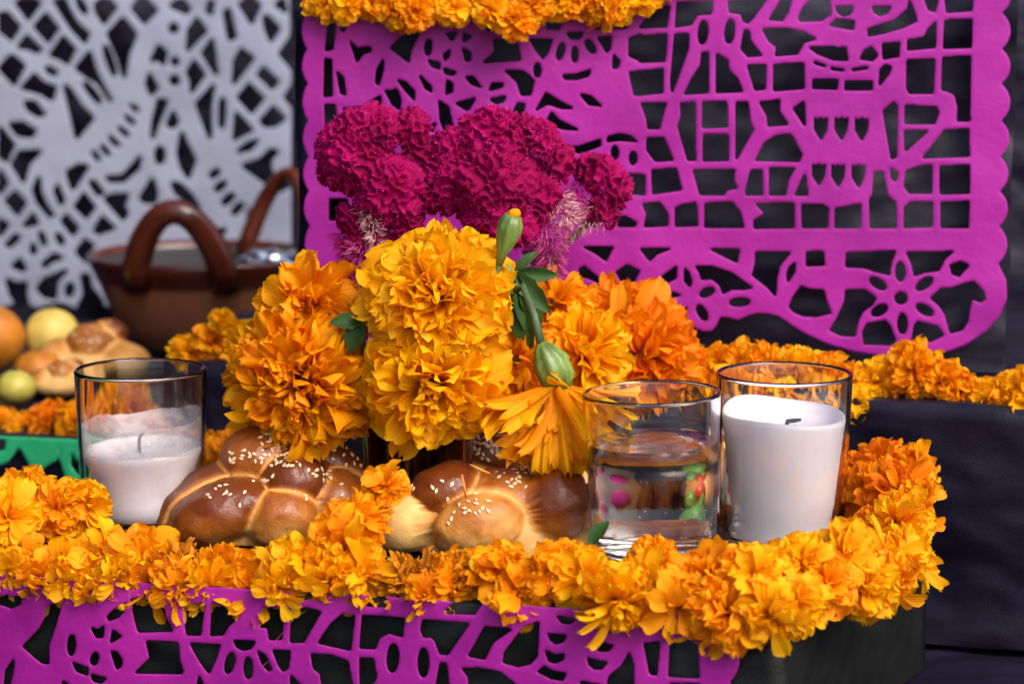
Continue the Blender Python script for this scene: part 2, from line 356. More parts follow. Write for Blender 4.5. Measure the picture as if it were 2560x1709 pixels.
def cut_sheet(name, org, du, dv, W, H, step, field, mat, wav=0.0007, wfr=14, edge=0.0005, ew=4.0, thick=0.00035, seed=0):
    org=Vector(org); du=Vector(du).normalized(); dv=Vector(dv).normalized(); nrm=du.cross(dv)
    nu=int(W/step)+1; nv=int(H/step)+1
    u=np.arange(nu)*step; v=np.arange(nv)*step; U,V=np.meshgrid(u,v)
    X=org.x+U*du.x+V*dv.x; Y=org.y+U*du.y+V*dv.y; Z=org.z+U*du.z+V*dv.z
    PX,PY=project(X,Y,Z); F=field(PX,PY); F=np.where(np.abs(F)<0.03,0.03,F)
    ins=F<0; verts=[]; vu=[]; vF=[]; cid=-np.ones(F.shape,int); faces=[]; ed={}
    jj,ii=np.nonzero(ins)
    for k,(j,i) in enumerate(zip(jj,ii)): cid[j,i]=k
    vu=[(u[i],v[j]) for j,i in zip(jj,ii)]; vF=[F[j,i] for j,i in zip(jj,ii)]
    full=ins[:-1,:-1]&ins[1:,:-1]&ins[:-1,1:]&ins[1:,1:]; anyc=ins[:-1,:-1]|ins[1:,:-1]|ins[:-1,1:]|ins[1:,1:]
    for j,i in zip(*np.nonzero(full)): faces.append((cid[j,i],cid[j,i+1],cid[j+1,i+1],cid[j+1,i]))
    def cross(a,b):
        k=(a,b) if a<b else (b,a)
        if k not in ed:
            fa,fb=F[k[0]],F[k[1]]; t=fa/(fa-fb); t=min(max(t,0.05),0.95)
            ed[k]=len(vu); vu.append((u[k[0][1]]*(1-t)+u[k[1][1]]*t, v[k[0][0]]*(1-t)+v[k[1][0]]*t)); vF.append(0.0)
        return ed[k]
    for j,i in zip(*np.nonzero(anyc&~full)):
        cs=[(j,i),(j,i+1),(j+1,i+1),(j+1,i)]; p=[]
        for k in range(4):
            a,b=cs[k],cs[(k+1)%4]
            if ins[a]: p.append(cid[a])
            if ins[a]!=ins[b]: p.append(cross(a,b))
        if len(p)>2: faces.append(tuple(p))
    for (uu,vv),f in zip(vu,vF):
        p=org+du*uu+dv*vv
        w=noise.noise(Vector((uu*wfr,vv*wfr,seed)))*wav+noise.noise(Vector((uu*wfr*3.3,vv*wfr*3.3,seed+9)))*wav*0.35
        e=max(0.0,1+f/ew); verts.append(p+nrm*(w-edge*e*e))
    me=mesh(name,verts,faces,mat)
    o=obj(name,me); md=o.modifiers.new("thickness",'SOLIDIFY'); md.thickness=thick; md.offset=-1
    return o
R5=(740,0,.39548); R6=(1600,0,.40868); R7=(1600,500,.40868); T3=(1380,540,.22321); R4=(0,1250,.31503)
F1=(600,1400,.298); F2=(1200,1400,.298); W1=(0,0,.31883); W2=(0,400,.31883); W4=(0,380,.25503); G1=(0,850,.31883)
def tulip(cx,y0,h): return [(cx-35,y0+5),(cx-18,y0+22),(cx,y0+2),(cx+18,y0+20),(cx+35,y0+5),(cx+30,y0+h*.55),(cx,y0+h),(cx-35,y0+h*.55)]
H6=T(R6,[(0,170),(60,90),(160,40),(180,40),(160,165)],[(230,20),(445,15),(430,85),(350,90),(310,150),(220,165)],
[(545,15),(770,0),(690,110),(660,140),(635,130),(620,85),(550,75)],[(795,120),(880,-20),(930,-20),(900,80),(870,125)],[(1070,-20),(1155,-20),(1160,90),(1110,125),(980,130),(975,105),(1000,50)],
[(1200,45),(1300,45),(1285,85),(1245,100),(1210,75)],[(1425,50),(1530,45),(1510,80),(1470,95),(1435,75)],[(1165,155),(1200,125),(1310,130),(1300,180),(1240,170)],
[(1395,185),(1450,165),(1560,130),(1640,60),(1650,10),(1680,90),(1690,130),(1600,170),(1500,200),(1400,220)],[(1740,-20),(1825,-20),(1805,70),(1770,60)],[(1870,-20),(2035,-20),(2030,65),(1880,75)],
[(755,185),(900,180),(1000,200),(1070,240),(1000,260),(960,330),(830,340),(840,290),(790,250)],[(640,190),(665,195),(670,250),(740,340),(660,345),(620,300)],
E(385,200,25,70,5),E(548,195,25,70,5),[(0,225),(160,215),(150,375),(10,380)],[(0,440),(140,425),(135,565),(0,580)],[(215,215),(295,210),(290,300),(270,360),(195,560),(190,500)],
[(380,330),(415,325),(415,565),(275,575),(320,480),(375,400)],[(470,335),(530,370),(540,430),(590,480),(625,560),(470,565)],[(660,405),(765,400),(760,545),(705,550)],[(820,400),(995,390),(1000,540),(820,555)],
[(1040,295),(1180,290),(1210,300),(1255,295),(1265,370),(1180,365),(1090,330)],[(1350,360),(1370,315),(1415,290),(1450,340),(1420,370)],[(1485,275),(1585,262),(1580,345),(1490,360)],
[(1640,250),(1740,235),(1760,190),(1810,140),(1805,290),(1640,305)],[(1870,130),(2030,125),(2025,290),(1860,295)],[(1855,355),(2020,350),(2015,740),(1945,740),(1950,660),(1930,580),(1880,555),(1850,550)],
[(1635,375),(1800,365),(1790,570),(1650,570),(1635,540)],[(1470,430),(1500,400),(1535,410),(1520,450),(1465,520)],[(1060,490),(1205,490),(1200,545),(1058,540)],[(1258,498),(1415,498),(1415,548),(1255,548)],
[(10,635),(155,635),(130,720),(115,785),(50,785),(45,730)],[(250,635),(330,630),(335,980),(295,980),(250,830),(235,770),(255,710)],[(385,630),(525,625),(528,775),(385,780)],[(590,630),(655,630),(670,760),(690,790),(590,970)],
[(735,630),(850,615),(845,680),(900,760),(785,770),(780,710)],[(940,665),(1000,625),(1005,765)],tulip(1105,720,130),tulip(1230,720,130),tulip(1355,725,130),tulip(1092,1003,125),tulip(1210,1007,128),tulip(1335,1010,128),
[(1490,680),(1550,630),(1570,650),(1565,960),(1540,970)],[(1625,650),(1810,660),(1825,690),(1800,755),(1625,755)],[(1620,805),(1755,805),(1625,920)],[(1865,800),(2010,795),(2010,955),(1735,965)],
[(390,830),(535,830),(535,980),(390,985)],[(45,850),(140,845),(200,980),(95,985),(45,920)],[(710,980),(760,880),(830,835),(920,825),(985,945),(970,985)],[(75,1045),(220,1035),(250,1160),(80,1185)],
[(330,1045),(575,1040),(570,1110),(590,1150),(530,1160),(510,1190),(370,1190)],[(680,1045),(740,1040),(745,1190),(650,1190),(650,1160)],[(795,1030),(940,1030),(900,1100),(885,1190),(795,1190)],[(950,1190),(1005,1070),(1020,1190)],
[(1435,1060),(1480,1055),(1510,1200),(1560,1240),(1560,1390),(1410,1390),(1405,1220),(1425,1190)],[(1535,1035),(1575,1060),(1560,1105),(1540,1090)],[(1630,1050),(1720,1020),(1785,1015),(1780,1180),(1650,1180),(1620,1140)],
[(1840,1020),(2010,1015),(2010,1180),(1840,1185)],[(20,1250),(120,1245),(165,1310),(165,1380),(30,1385),(45,1310)],[(220,1275),(270,1255),(340,1245),(350,1380),(220,1385)],[(400,1250),(560,1240),(610,1300),(630,1390),(400,1390)],
[(715,1250),(935,1245),(935,1390),(700,1395),(700,1350),(770,1310)],[(990,1255),(1110,1255),(1145,1275),(1140,1390),(995,1390)],[(1195,1280),(1345,1250),(1340,1390),(1195,1390)],[(1620,1270),(1660,1240),(1785,1240),(1785,1385),(1620,1390)],
[(1845,1245),(2008,1235),(2005,1390),(1845,1390)],[(0,1070),(20,1080),(25,1185),(0,1190)],[(1068,382),(1130,402),(1128,408),(1066,388)],[(1170,418),(1240,428),(1240,434),(1170,424)],[(1300,426),(1390,412),(1390,418),(1300,432)])
HL=T(R7,[(710,320),(915,320),(850,400),(830,480),(825,580),(780,530),(690,460),(710,390)],[(945,385),(940,440),(905,495),(900,450),(915,410)],[(1020,320),(1115,318),(1125,395),(1020,400)],
[(1265,325),(1560,315),(1530,390),(1525,455),(1440,435),(1370,410),(1260,405)],[(1635,325),(1910,318),(1860,360),(1825,430),(1740,440),(1680,460),(1665,390)],E(1595,600,33,33),E(1592,438,25,56),E(1455,510,56,25,32),E(1738,512,56,25,-35),
E(1465,675,50,27,-28),E(1740,670,54,25,30),E(1605,755,25,60),[(1900,400),(1960,380),(2010,400),(1980,430),(1950,465),(1910,450)],
[(1780,600),(1840,545),(1900,545),(1970,520),(2040,500),(2095,560),(2105,605),(2080,620),(2030,600),(2015,640),(2000,740),(1970,790),(1900,810),(1870,700),(1830,640)],
[(1260,555),(1370,550),(1400,570),(1440,600),(1420,640),(1360,680),(1330,740),(1310,830),(1230,825),(1165,795),(1210,720),(1255,620)],[(1375,880),(1365,810),(1390,760),(1500,740),(1525,770),(1560,860),(1540,885)],
[(1665,865),(1680,765),(1700,745),(1820,775),(1850,825),(1780,860)],[(915,650),(940,590),(985,530),(1020,545),(1120,555),(1135,620),(1165,690),(1080,710),(1000,705),(940,680)])
HM=T(R7,[(5,300),(180,300),(100,330),(60,370)],[(440,305),(605,308),(590,380),(510,340)],[(345,410),(440,410),(560,450),(680,535),(640,545),(560,545),(510,570),(490,520),(440,480),(380,485),(365,440)],E(610,625,60,22,-4),E(410,565,45,22,-25),E(380,690,50,22,62))
HM+=T(T3,[(1490,600),(1530,640),(1560,740),(1540,790),(1490,730)],[(365,350),(675,355),(600,495),(500,420)],[(845,550),(970,620),(900,760),(870,890),(800,760),(725,630)],[(1240,680),(1390,575),(1380,700),(1300,740)],[(310,600),(360,570),(540,720),(520,740),(400,690),(310,680)],E(370,830,70,35),[(470,1000),(600,830),(620,900),(580,1000)],[(1330,860),(1430,890),(1330,905)],[(1420,1090),(1500,1030),(1490,1080)])
H5=T(R5,[(210,120),(245,130),(230,310),(190,320)],[(300,100),(330,110),(300,200),(285,180)],[(345,270),(385,310),(465,300),(470,325),(420,340),(385,390),(370,340)],[(600,305),(700,200),(745,180),(790,180),(760,240),(720,320),(710,390)],
[(185,375),(220,380),(225,605),(180,610)],[(548,385),(545,450),(520,535),(505,520),(515,440)],[(260,460),(295,490),(310,600),(285,590)],[(185,665),(240,665),(250,760),(200,830),(190,830)],[(300,690),(400,685),(395,705),(330,720)],[(440,670),(530,610),(535,680),(480,690)],
[(565,575),(600,580),(635,565),(660,640),(650,690),(610,660)],[(645,510),(690,520),(745,580),(745,630),(700,580)],E(835,300,18,48,4),[(950,215),(1015,205),(985,255)],[(1060,215),(1105,230),(1060,265)],[(970,320),(965,360),(940,380),(935,350)],[(1055,310),(1095,330),(1100,380),(1075,385),(1065,345)],
[(840,385),(905,400),(905,435),(860,420)],[(935,435),(1010,460),(990,475),(945,465)],[(785,485),(850,550),(855,580),(820,560)],[(955,510),(985,530),(985,580),(950,595)],[(1075,490),(1120,490),(1165,550),(1110,530)],[(1225,570),(1240,530),(1305,530),(1300,550)],[(1230,630),(1320,610),(1310,640),(1265,655)],
[(1015,655),(1130,625),(1090,690),(1075,695)],[(905,640),(960,680),(985,790),(940,830),(915,760)],[(830,810),(880,780),(865,830)],[(1195,120),(1300,120),(1330,185),(1210,195)],[(1250,255),(1390,255),(1415,380),(1190,395),(1260,330)],[(1480,250),(1615,255),(1590,330),(1560,370),(1520,320)],
[(1590,70),(1740,60),(1680,130),(1660,185),(1590,180)],[(1715,215),(1810,210),(1790,245),(1740,245)],E(1672,325,18,52,15),E(1762,345,15,48),E(1860,295,20,45,-30),E(1525,445,18,42),[(2010,350),(2045,390),(2030,430),(2005,430)],[(1910,240),(1990,235),(1985,300),(1965,330)],
[(1900,130),(1955,120),(1960,180),(1895,185)],[(2015,110),(2150,70),(2080,180),(2010,180)],[(2165,180),(2300,90),(2300,165)],[(2110,245),(2178,238),(2178,340),(2130,320)],[(2110,460),(2170,455),(2172,600),(2140,600)],[(1690,480),(1770,475),(1860,445),(1845,480),(1780,500),(1700,500)],
[(1325,450),(1440,455),(1500,510),(1480,600),(1425,600),(1400,520)],[(1580,590),(1660,640),(1745,685),(1680,685),(1590,655),(1520,695)],[(1800,600),(1860,610),(1925,670),(1850,660)],[(1615,710),(1660,760),(1775,820),(1700,815),(1620,795),(1555,830)],[(1400,655),(1440,660),(1430,760),(1380,760),(1365,740)],
[(1675,935),(1790,930),(1920,885),(1920,920),(1800,965),(1680,960)],[(1970,870),(2040,850),(2110,860),(2150,895),(2040,885),(1970,895)],E(2015,965,18,40),E(2130,1000,20,40),[(2095,1105),(2200,1110),(2200,1230),(2090,1220)],[(2190,660),(2240,660),(2250,800),(2230,810),(2220,740)],
[(2220,880),(2270,875),(2270,1000),(2230,940)],[(215,1265),(320,1265),(325,1385),(215,1390)],[(1820,1425),(1840,1380),(1900,1375),(1920,1430)],[(2030,1380),(2080,1370),(2150,1410),(2140,1430),(2040,1430)],[(300,1530),(345,1520),(345,1560)])
H5=[P for P in H5 if P[:,0].max()<1612]+[np.array([(1574,98),(1600,88),(1600,156),(1600,152),(1574,140)],float)]
def mirror(P): Q=P.copy(); Q[:,0]=3280-Q[:,0]; return Q[::-1]
HMir=[mirror(P) for P in HL if mirror(P)[:,0].max()<1400]
def scallop(vals, amp):
    out=[]
    for (x0,y0),(x1,y1) in zip(vals[:-1],vals[1:]):
        for t in np.linspace(0,1,9)[:-1]: out.append((x0+(x1-x0)*t+amp*math.sin(math.pi*t)**0.75, y0+(y1-y0)*t))
    return out
vr=[(2508,-52),(2506,33),(2505,123),(2504,210),(2502,302),(2500,392),(2498,478),(2497,566),(2496,659)]
right=scallop(vr,22)
bot=[(2190,390),(2240,490),(2243,600),(2205,700),(2120,800),(2000,880),(1900,920),(1750,952),(1600,960),(1450,950),(1300,925),(1150,880),(1000,810),(920,760),(850,710),(780,692),(720,690),(660,708),(600,735),(540,720),(492,715),(476,745),(470,765),(440,800),(400,806),(350,790),(312,765),(260,740),(200,700),(98,640)]
bot=[(1600+.40868*x,500+.40868*y) for x,y in bot]
bl=[(3280-x,y) for x,y in bot[::-1]]
vlft=[(776,659),(774,566),(772,478),(771,392),(770,302),(769,210),(768,123),(768,33),(767,-52)]
left=scallop(vlft,-14)
C_out=[np.array(right+bot+bl+left,float)]
C_holes=H5+H6+HL+HM+HMir
yC=1.208
o=cut_sheet('cut_paper',(at(735,0,yC).x,yC,at(0,905,yC).z),(1,0,0),(0,0,1),0.375,at(0,-8,yC).z-at(0,905,yC).z,0.0009,lambda x,y:cut_field(x,y,C_out,C_holes,3.5),M['magenta_paper'],wav=0.0024,wfr=13,edge=0.00022,ew=4,seed=1,thick=.0002)
tag(o,'large magenta cut paper with skeleton figures and scalloped edge, on the tall box','cut paper')
# front magenta paper, on the face of the low step
HF=T(R4,[(135,520),(190,515),(200,560),(170,580),(140,570)],[(20,630),(130,640),(125,670),(80,690),(40,680)],[(0,770),(60,760),(90,780),(165,765),(155,820),(90,850),(40,830),(0,820)],[(270,650),(310,620),(360,640),(480,650),(490,690),(400,700),(330,670)],
[(375,860),(430,825),(485,825),(440,980),(380,1150),(380,1290),(330,1280),(190,1155),(320,1020),(370,930)],[(860,920),(910,870),(1000,815),(985,870),(940,920),(870,945)],[(735,1015),(780,1030),(825,1000),(815,1080),(770,1080)],[(885,1120),(900,1030),(960,1075)],E(570,1145,25,78,4),E(752,1255,25,48,15),
[(890,1200),(930,1205),(965,1260),(960,1310),(930,1330)],[(585,1290),(695,1330),(690,1380),(610,1350)],[(725,1385),(835,1415),(800,1445),(740,1430)],[(105,1270),(100,1350),(60,1500),(35,1500),(50,1350)],[(1045,780),(1180,790),(1300,800),(1305,920),(1365,1030),(1105,1035),(1075,930)],
[(950,630),(1010,610),(1100,680),(1090,700),(940,690)],[(1460,820),(1620,830),(1590,1060),(1490,1060),(1470,950)],[(1690,830),(1890,870),(1890,930),(1810,990),(1770,1060),(1680,1065)],[(1170,1120),(1410,1130),(1420,1270),(1445,1340),(1440,1370),(1085,1360),(1200,1250)],
[(1520,1135),(1740,1150),(1710,1250),(1655,1365),(1590,1270)],[(1860,1115),(2020,1120),(1990,1170),(1930,1185),(1880,1160)],E(1822,1290,30,80,14),E(1968,1330,28,82),[(2050,1200),(2100,1230),(2150,1340),(2130,1350),(2080,1290)],[(1580,1400),(1620,1500),(1560,1500)],[(500,1440),(530,1457),(560,1520),(480,1520)])
HF+=T(F1,[(205,400),(360,415),(340,660),(250,660),(235,560),(170,550),(175,470)],[(435,425),(560,405),(670,435),(530,680),(425,685)],[(860,455),(950,470),(920,750),(660,690),(760,540)],[(1025,470),(1370,490),(1355,635),(1240,605),(1160,650),(1130,735),(1010,730)],
[(1535,505),(1920,525),(1740,785),(1680,780),(1640,670),(1600,635),(1545,640),(1520,580)],[(2060,555),(2275,575),(2120,680),(2050,820),(1925,795)],[(1720,435),(1800,350),(2040,340),(1970,440)],[(890,350),(1000,350),(1180,280),(1245,390),(1100,385)],E(1282,818,42,115,3),E(1538,855,38,118),
[(600,790),(760,800),(900,850),(940,1050),(940,1150),(710,1150),(680,950),(620,900)],[(1010,825),(1115,825),(1140,980),(1110,1037),(1110,1150),(1020,1150)],[(1680,870),(1725,870),(1760,1150),(1630,1150)],[(1870,910),(2000,905),(2180,940),(2330,1060),(2330,1150),(1940,1150),(1920,970)],[(280,760),(410,765),(400,900),(360,925),(330,880)],[(430,970),(520,1060),(520,1150),(430,1150)],[(405,330),(480,230),(600,200),(700,290),(690,330),(560,320)])
HF+=T(F2,[(370,560),(490,520),(475,800),(420,860),(320,885),(200,850),(210,770)],[(650,470),(790,500),(750,525),(690,520)],[(980,540),(1140,560),(1090,600),(1030,595)],[(575,620),(720,635),(690,680),(640,695),(600,670)],[(945,680),(1110,715),(1070,755),(1000,755)],[(555,760),(625,795),(700,790),(690,830),(630,855),(580,840)],
[(905,820),(980,845),(1060,855),(1020,905),(960,905),(920,870)],[(490,930),(540,890),(600,930),(715,950),(690,1000),(600,985)],[(1250,780),(1280,870),(1280,1150),(1060,1150),(1080,990),(1100,960),(1190,890)],[(1380,700),(1500,690),(1480,950),(1430,945)],[(1600,690),(1700,650),(1810,710),(1835,975),(1590,965)],[(850,1020),(1020,1050),(1000,1150),(850,1150)],[(1600,1030),(1840,1040),(1840,1150),(1600,1150)])
fv=T(F2,[(2090,500),(2095,640),(2095,1020),(2095,1400)])[0].tolist()
F_right=scallop([(1824,1470),(1826,1590),(1824,1704),(1822,1820)],24)
F_out=[np.array([(-80,1300)]+[(1822,1300)]+F_right+[(1822,1830),(-80,1830)],float)]
fa=Vector((A_poly[0][0],A_poly[0][1],0)); fb=Vector((A_poly[1][0],A_poly[1][1],0)); fd=(fb-fa).normalized(); fn=Vector((fd.y,-fd.x,0))
org=fa+fd*0.08+fn*0.005; org.z=-0.050
o=cut_sheet('cut_paper',org,fd,(0,0,1),0.36,0.0525,0.0008,lambda x,y:cut_field(x,y,F_out,HF,3.5),M['magenta_paper'],wav=0.0016,wfr=18,edge=0.00025,ew=5,seed=2,thick=.0002)
tag(o,'magenta cut paper with calavera faces hanging from the low front step','cut paper')
# white paper at the back
HW=T(W1,[(130,30),(170,0),(260,0),(305,30),(220,150)],[(0,120),(50,110),(145,215),(85,310),(0,240)],[(275,210),(355,120),(450,225),(375,325)],[(430,15),(500,0),(530,70),(590,180),(690,270),(665,330),(560,220)],[(150,370),(210,290),(310,390),(290,410),(220,380)],[(400,435),(495,300),(580,390),(525,495),(470,460)],
[(0,540),(75,450),(110,450),(185,520),(110,660)],[(750,40),(800,0),(860,10),(905,60),(815,180),(760,100)],[(1040,70),(1085,0),(1140,0),(1220,85),(1130,180)],[(1340,50),(1390,10),(1430,10),(1480,70),(1460,105)],[(850,270),(960,150),(1060,270),(1000,420),(970,600),(930,450)],[(600,540),(700,420),(740,560),(800,680),(860,790),(770,650),(680,600)],
[(180,690),(270,590),(340,660),(430,690),(400,780),(320,730)],[(510,680),(540,700),(620,830),(720,930),(600,1080),(560,900)],[(200,810),(270,810),(340,900),(290,905),(220,860)],[(80,980),(180,975),(270,1030),(240,1070),(140,1060)],[(100,1290),(150,1200),(310,1190),(220,1280),(180,1420)],[(0,1010),(100,1140),(50,1260),(0,1230)],
[(1470,390),(1480,240),(1540,155),(1610,245)],[(1590,420),(1660,320),(1680,440),(1690,580),(1640,500)],[(1470,570),(1520,490),(1590,590),(1500,720),(1500,640)],[(1830,650),(1840,480),(1890,395),(1980,460)],[(1540,820),(1665,680),(1640,850),(1640,1080)],[(1880,40),(1930,0),(1980,0),(2030,50),(1970,180),(1920,100)],[(2070,140),(2100,140),(2180,230),(2120,320),(2080,220)],
[(2025,590),(2065,540),(2175,640),(2130,690)],[(1870,770),(1950,670),(2055,775),(1970,880)],[(2045,950),(2140,850),(2225,930),(2160,980),(2080,990)],[(1850,900),(1970,1020),(1835,1090)],[(1190,480),(1240,370),(1295,410),(1280,500),(1230,460)],[(1170,590),(1225,690),(1180,740),(1150,660)],E(1360,225,26,26),E(1365,635,26,26),E(1370,485,18,22),
[(1240,790),(1300,800),(1220,1000),(1190,1080),(1200,950)],[(1350,890),(1385,960),(1350,1000),(1310,980)],E(1250,1220,28,58),[(1420,1050),(1450,1120),(1520,1260),(1470,1390),(1420,1310),(1395,1200)],[(530,1350),(620,1300),(680,1310),(570,1480),(545,1420)],[(840,1400),(960,1390),(1050,1290),(1090,1240),(1080,1320),(960,1420),(860,1420)],
E(1050,850,30,5,40),E(1015,945,36,7,42),E(965,1035,40,7,42),E(890,1110,42,8,45),E(820,1180,40,7,50),E(750,1225,34,6,55),E(1738,890,15,110,2),E(860,480,18,115,-18),E(720,730,18,95,-38),[(1760,100),(1790,80),(1820,200),(1840,290),(1800,310),(1780,220)],[(1640,20),(1665,20),(1650,110),(1620,90)],[(1870,1190),(1940,1130),(2010,1110),(1960,1170)],
[(1910,1305),(2040,1260),(2120,1180),(2170,1190),(2110,1260),(2120,1350),(2200,1420),(2280,1400),(2290,1440),(2180,1500)],[(2165,45),(2215,0),(2235,90)],E(640,50,18,60,-30),E(400,560,40,14,30))
HW+=T(W4,[(60,480),(150,400),(240,500),(170,610)],[(330,370),(375,260),(390,400),(440,520),(510,620),(480,630),(370,490)],[(540,380),(560,340),(615,470),(590,510)],[(740,540),(820,420),(915,545),(840,640)],[(610,680),(650,630),(750,750),(710,810)],[(925,770),(1000,650),(1110,750),(1040,770),(970,800)],[(1030,460),(1110,430),(1240,430),(1200,540),(1240,600),(1200,660)],
[(240,720),(320,620),(360,700),(280,720)],[(65,910),(150,820),(180,840),(100,920)],[(755,980),(830,870),(900,920),(850,1000),(830,1070)],[(130,1120),(190,1060),(240,1140),(220,1160)],[(420,1100),(530,1010),(600,1040),(520,1060),(440,1120)],[(70,1260),(170,1300),(250,1290),(240,1400),(260,1500),(170,1490),(110,1400)],[(370,1340),(430,1260),(640,1170),(550,1270),(530,1430),(430,1410)],E(680,1350,28,55,8),
[(800,1220),(860,1210),(880,1330),(1000,1470),(900,1510),(770,1520),(830,1400)],[(0,200),(60,300),(0,400)],[(0,670),(70,720),(0,810)],E(585,855,18,50,-30),E(415,850,14,60,-20),E(325,955,16,40),[(890,290),(920,300),(1000,400),(960,420),(900,340)])
HW+=T(W2,[(1100,300),(1190,160),(1220,250),(1210,330),(1130,330)],[(1350,190),(1410,200),(1500,290),(1550,380),(1480,350),(1380,260)],E(1680,110,38,15,-35),E(1725,210,44,16,-38),E(1785,310,52,17,-42),E(1860,385,50,16,-48),E(1965,420,40,14,-60),[(1660,560),(1760,550),(1690,640)],
[(1560,420),(1590,500),(1500,420)])
for i in range(-10,0):
    for j in range(-2,9):
        cx=i*76+(38 if j%2 else 0)-8; cyy=j*90+20
        if cyy<700 and cx<-25: HW.append(np.array([(cx-30,cyy),(cx,cyy-36),(cx+30,cyy),(cx,cyy+36)],float))
yW=1.765
W_out=[np.array([(-700,-60),(722,-60),(724,70),(722,92),(692,136),(727,178),(726,212),(705,245),(727,272),(728,420),(728,800),(700,790)]+[(x,772-14*abs(math.sin(x*math.pi/95))) for x in range(680,-700,-12)],float)]
o=cut_sheet('cut_paper',(at(-700,0,yW).x,yW,at(0,800,yW).z),(1,0,0),(0,0,1),at(735,0,yW).x-at(-700,0,yW).x,at(0,-50,yW).z-at(0,800,yW).z,0.0013,lambda x,y:cut_field(x,y,W_out,HW,6.5),M['white_paper'],wav=0.003,wfr=11,edge=0.0003,ew=5,seed=3,thick=.0002)
tag(o,'white cut paper with birds and lattice hanging on the dark backdrop at left','cut paper')
# green paper on the front of the far left step
G_pos=T(G1,[(-500,690),(760,690),(760,1300),(-500,1300)])
G_hole=T(G1,[(60,960),(140,850),(170,890),(235,1010),(235,1100),(100,1150),(-60,1150),(-60,1010)],[(335,1010),(440,950),(465,850),(462,950),(500,1060),(480,1120),(330,1110)],[(560,890),(600,960),(700,930),(700,1100),(610,1060),(550,980)],[(-60,790),(40,780),(30,860),(-60,890)],[(-400,800),(-120,800),(-100,900),(-200,980),(-400,950)],E(190,1190,30,20),E(420,1190,30,20))
dl=Vector((D_poly[1][0]-D_poly[0][0],D_poly[1][1]-D_poly[0][1],0)).normalized(); dn=Vector((dl.y,-dl.x,0))
org=Vector((D_poly[0][0],D_poly[0][1],0))+dl*0.12+dn*0.004; org.z=-0.0675
o=cut_sheet('cut_paper',org,dl,(0,0,1),0.31,0.074,0.0014,lambda x,y:cut_field(x,y,G_pos,G_hole),M['green_paper'],wav=0.001,wfr=14,edge=0.0006,ew=6,seed=4)
tag(o,'green cut paper under the blurred marigold garland at far left','cut paper')

# ------------------------------------------------------------------ petals and marigolds
NU,NV=7,6; US=[0,.22,.42,.6,.75,.87,.95,1.0]
def petal_shape(rng, W=0.42, curl=0.5, cup=0.25, frill=0.05, notch=0.06, narrow=0.22):
    """unit-length petal: y along, x across, z up (inner face)"""
    v=[];uv=[]; ph=rng.uniform(0,6.28); ph2=rng.uniform(0,6.28); tw=rng.uniform(-.5,.5); k=rng.choice([2,3,3,4])
    skew=rng.uniform(-.15,.15)
    ang=0.0; y=0.0; z=0.0
    cl=[]
    for i in range(NU+1):
        u=US[i]; du=(US[i+1]-u) if i<NU else 0
        cl.append((y,z,ang)); ang+=curl*(u**1.2)*3*du
        y+=math.cos(ang)*du; z-=math.sin(ang)*du
    for i in range(NU+1):
        u=US[i]; yy,zz,an=cl[i]
        w=narrow+(1-narrow)*math.sin(min(u/.78,1)*math.pi/2)**1.3
        if u>.80: w*=math.sqrt(max(0,1-((u-.80)/.215)**2))
        w*=W/2
        for j in range(NV+1):
            s=j/NV*2-1
            x=s*w+skew*u*u*.3
            ext=(-.02*s*s+notch*.8*math.cos(s*k*math.pi/1.0+ph))*((u-.5)*2)**2 if u>.5 else 0
            zz2=zz+cup*W*(s*s-.4)*(0.4+.6*u)*.6+frill*u*u*math.sin(s*4.2+ph2)+tw*s*w*u*.8
            v.append((x,yy+ext*math.cos(an),zz2-ext*math.sin(an))); uv.append((j/NV,u))
    f=[(i*(NV+1)+j,i*(NV+1)+j+1,(i+1)*(NV+1)+j+1,(i+1)*(NV+1)+j) for i in range(NU) for j in range(NV)]
    return np.array(v),f,np.array(uv)
PET={}
def petal_set(kind, n, seed, **kw):
    rng=random.Random(seed); out=[]
    for i in range(n):
        k={a:(rng.uniform(*b) if isinstance(b,tuple) else b) for a,b in kw.items()}
        out.append(petal_shape(rng,**k))
    PET[kind]=out
petal_set('broad',12,1,W=(.44,.66),curl=(.1,.9),cup=(.1,.5),frill=(.03,.08),notch=(.03,.07),narrow=.25)
petal_set('long',12,2,W=(.30,.44),curl=(-.1,.6),cup=(.3,.7),frill=(.02,.05),notch=(.03,.07),narrow=.35)
petal_set('frilly',12,3,W=(.42,.62),curl=(-.4,1.1),cup=(.1,.6),frill=(.07,.13),notch=(.05,.10),narrow=.25)
petal_set('dry',12,4,W=(.16,.34),curl=(-.9,1.3),cup=(.4,1.3),frill=(.06,.16),notch=(.02,.08),narrow=.35)
PMESH={}
def petal_mesh(kind,i,matname):
    k=(kind,i,matname)
    if k not in PMESH:
        v,f,uv=PET[kind][i]; PMESH[k]=mesh('petal',v,f,M[matname],True,uv)
    return PMESH[k]
def basis(axis):
    a=Vector(axis).normalized(); x=a.orthogonal().normalized(); return x, a.cross(x), a
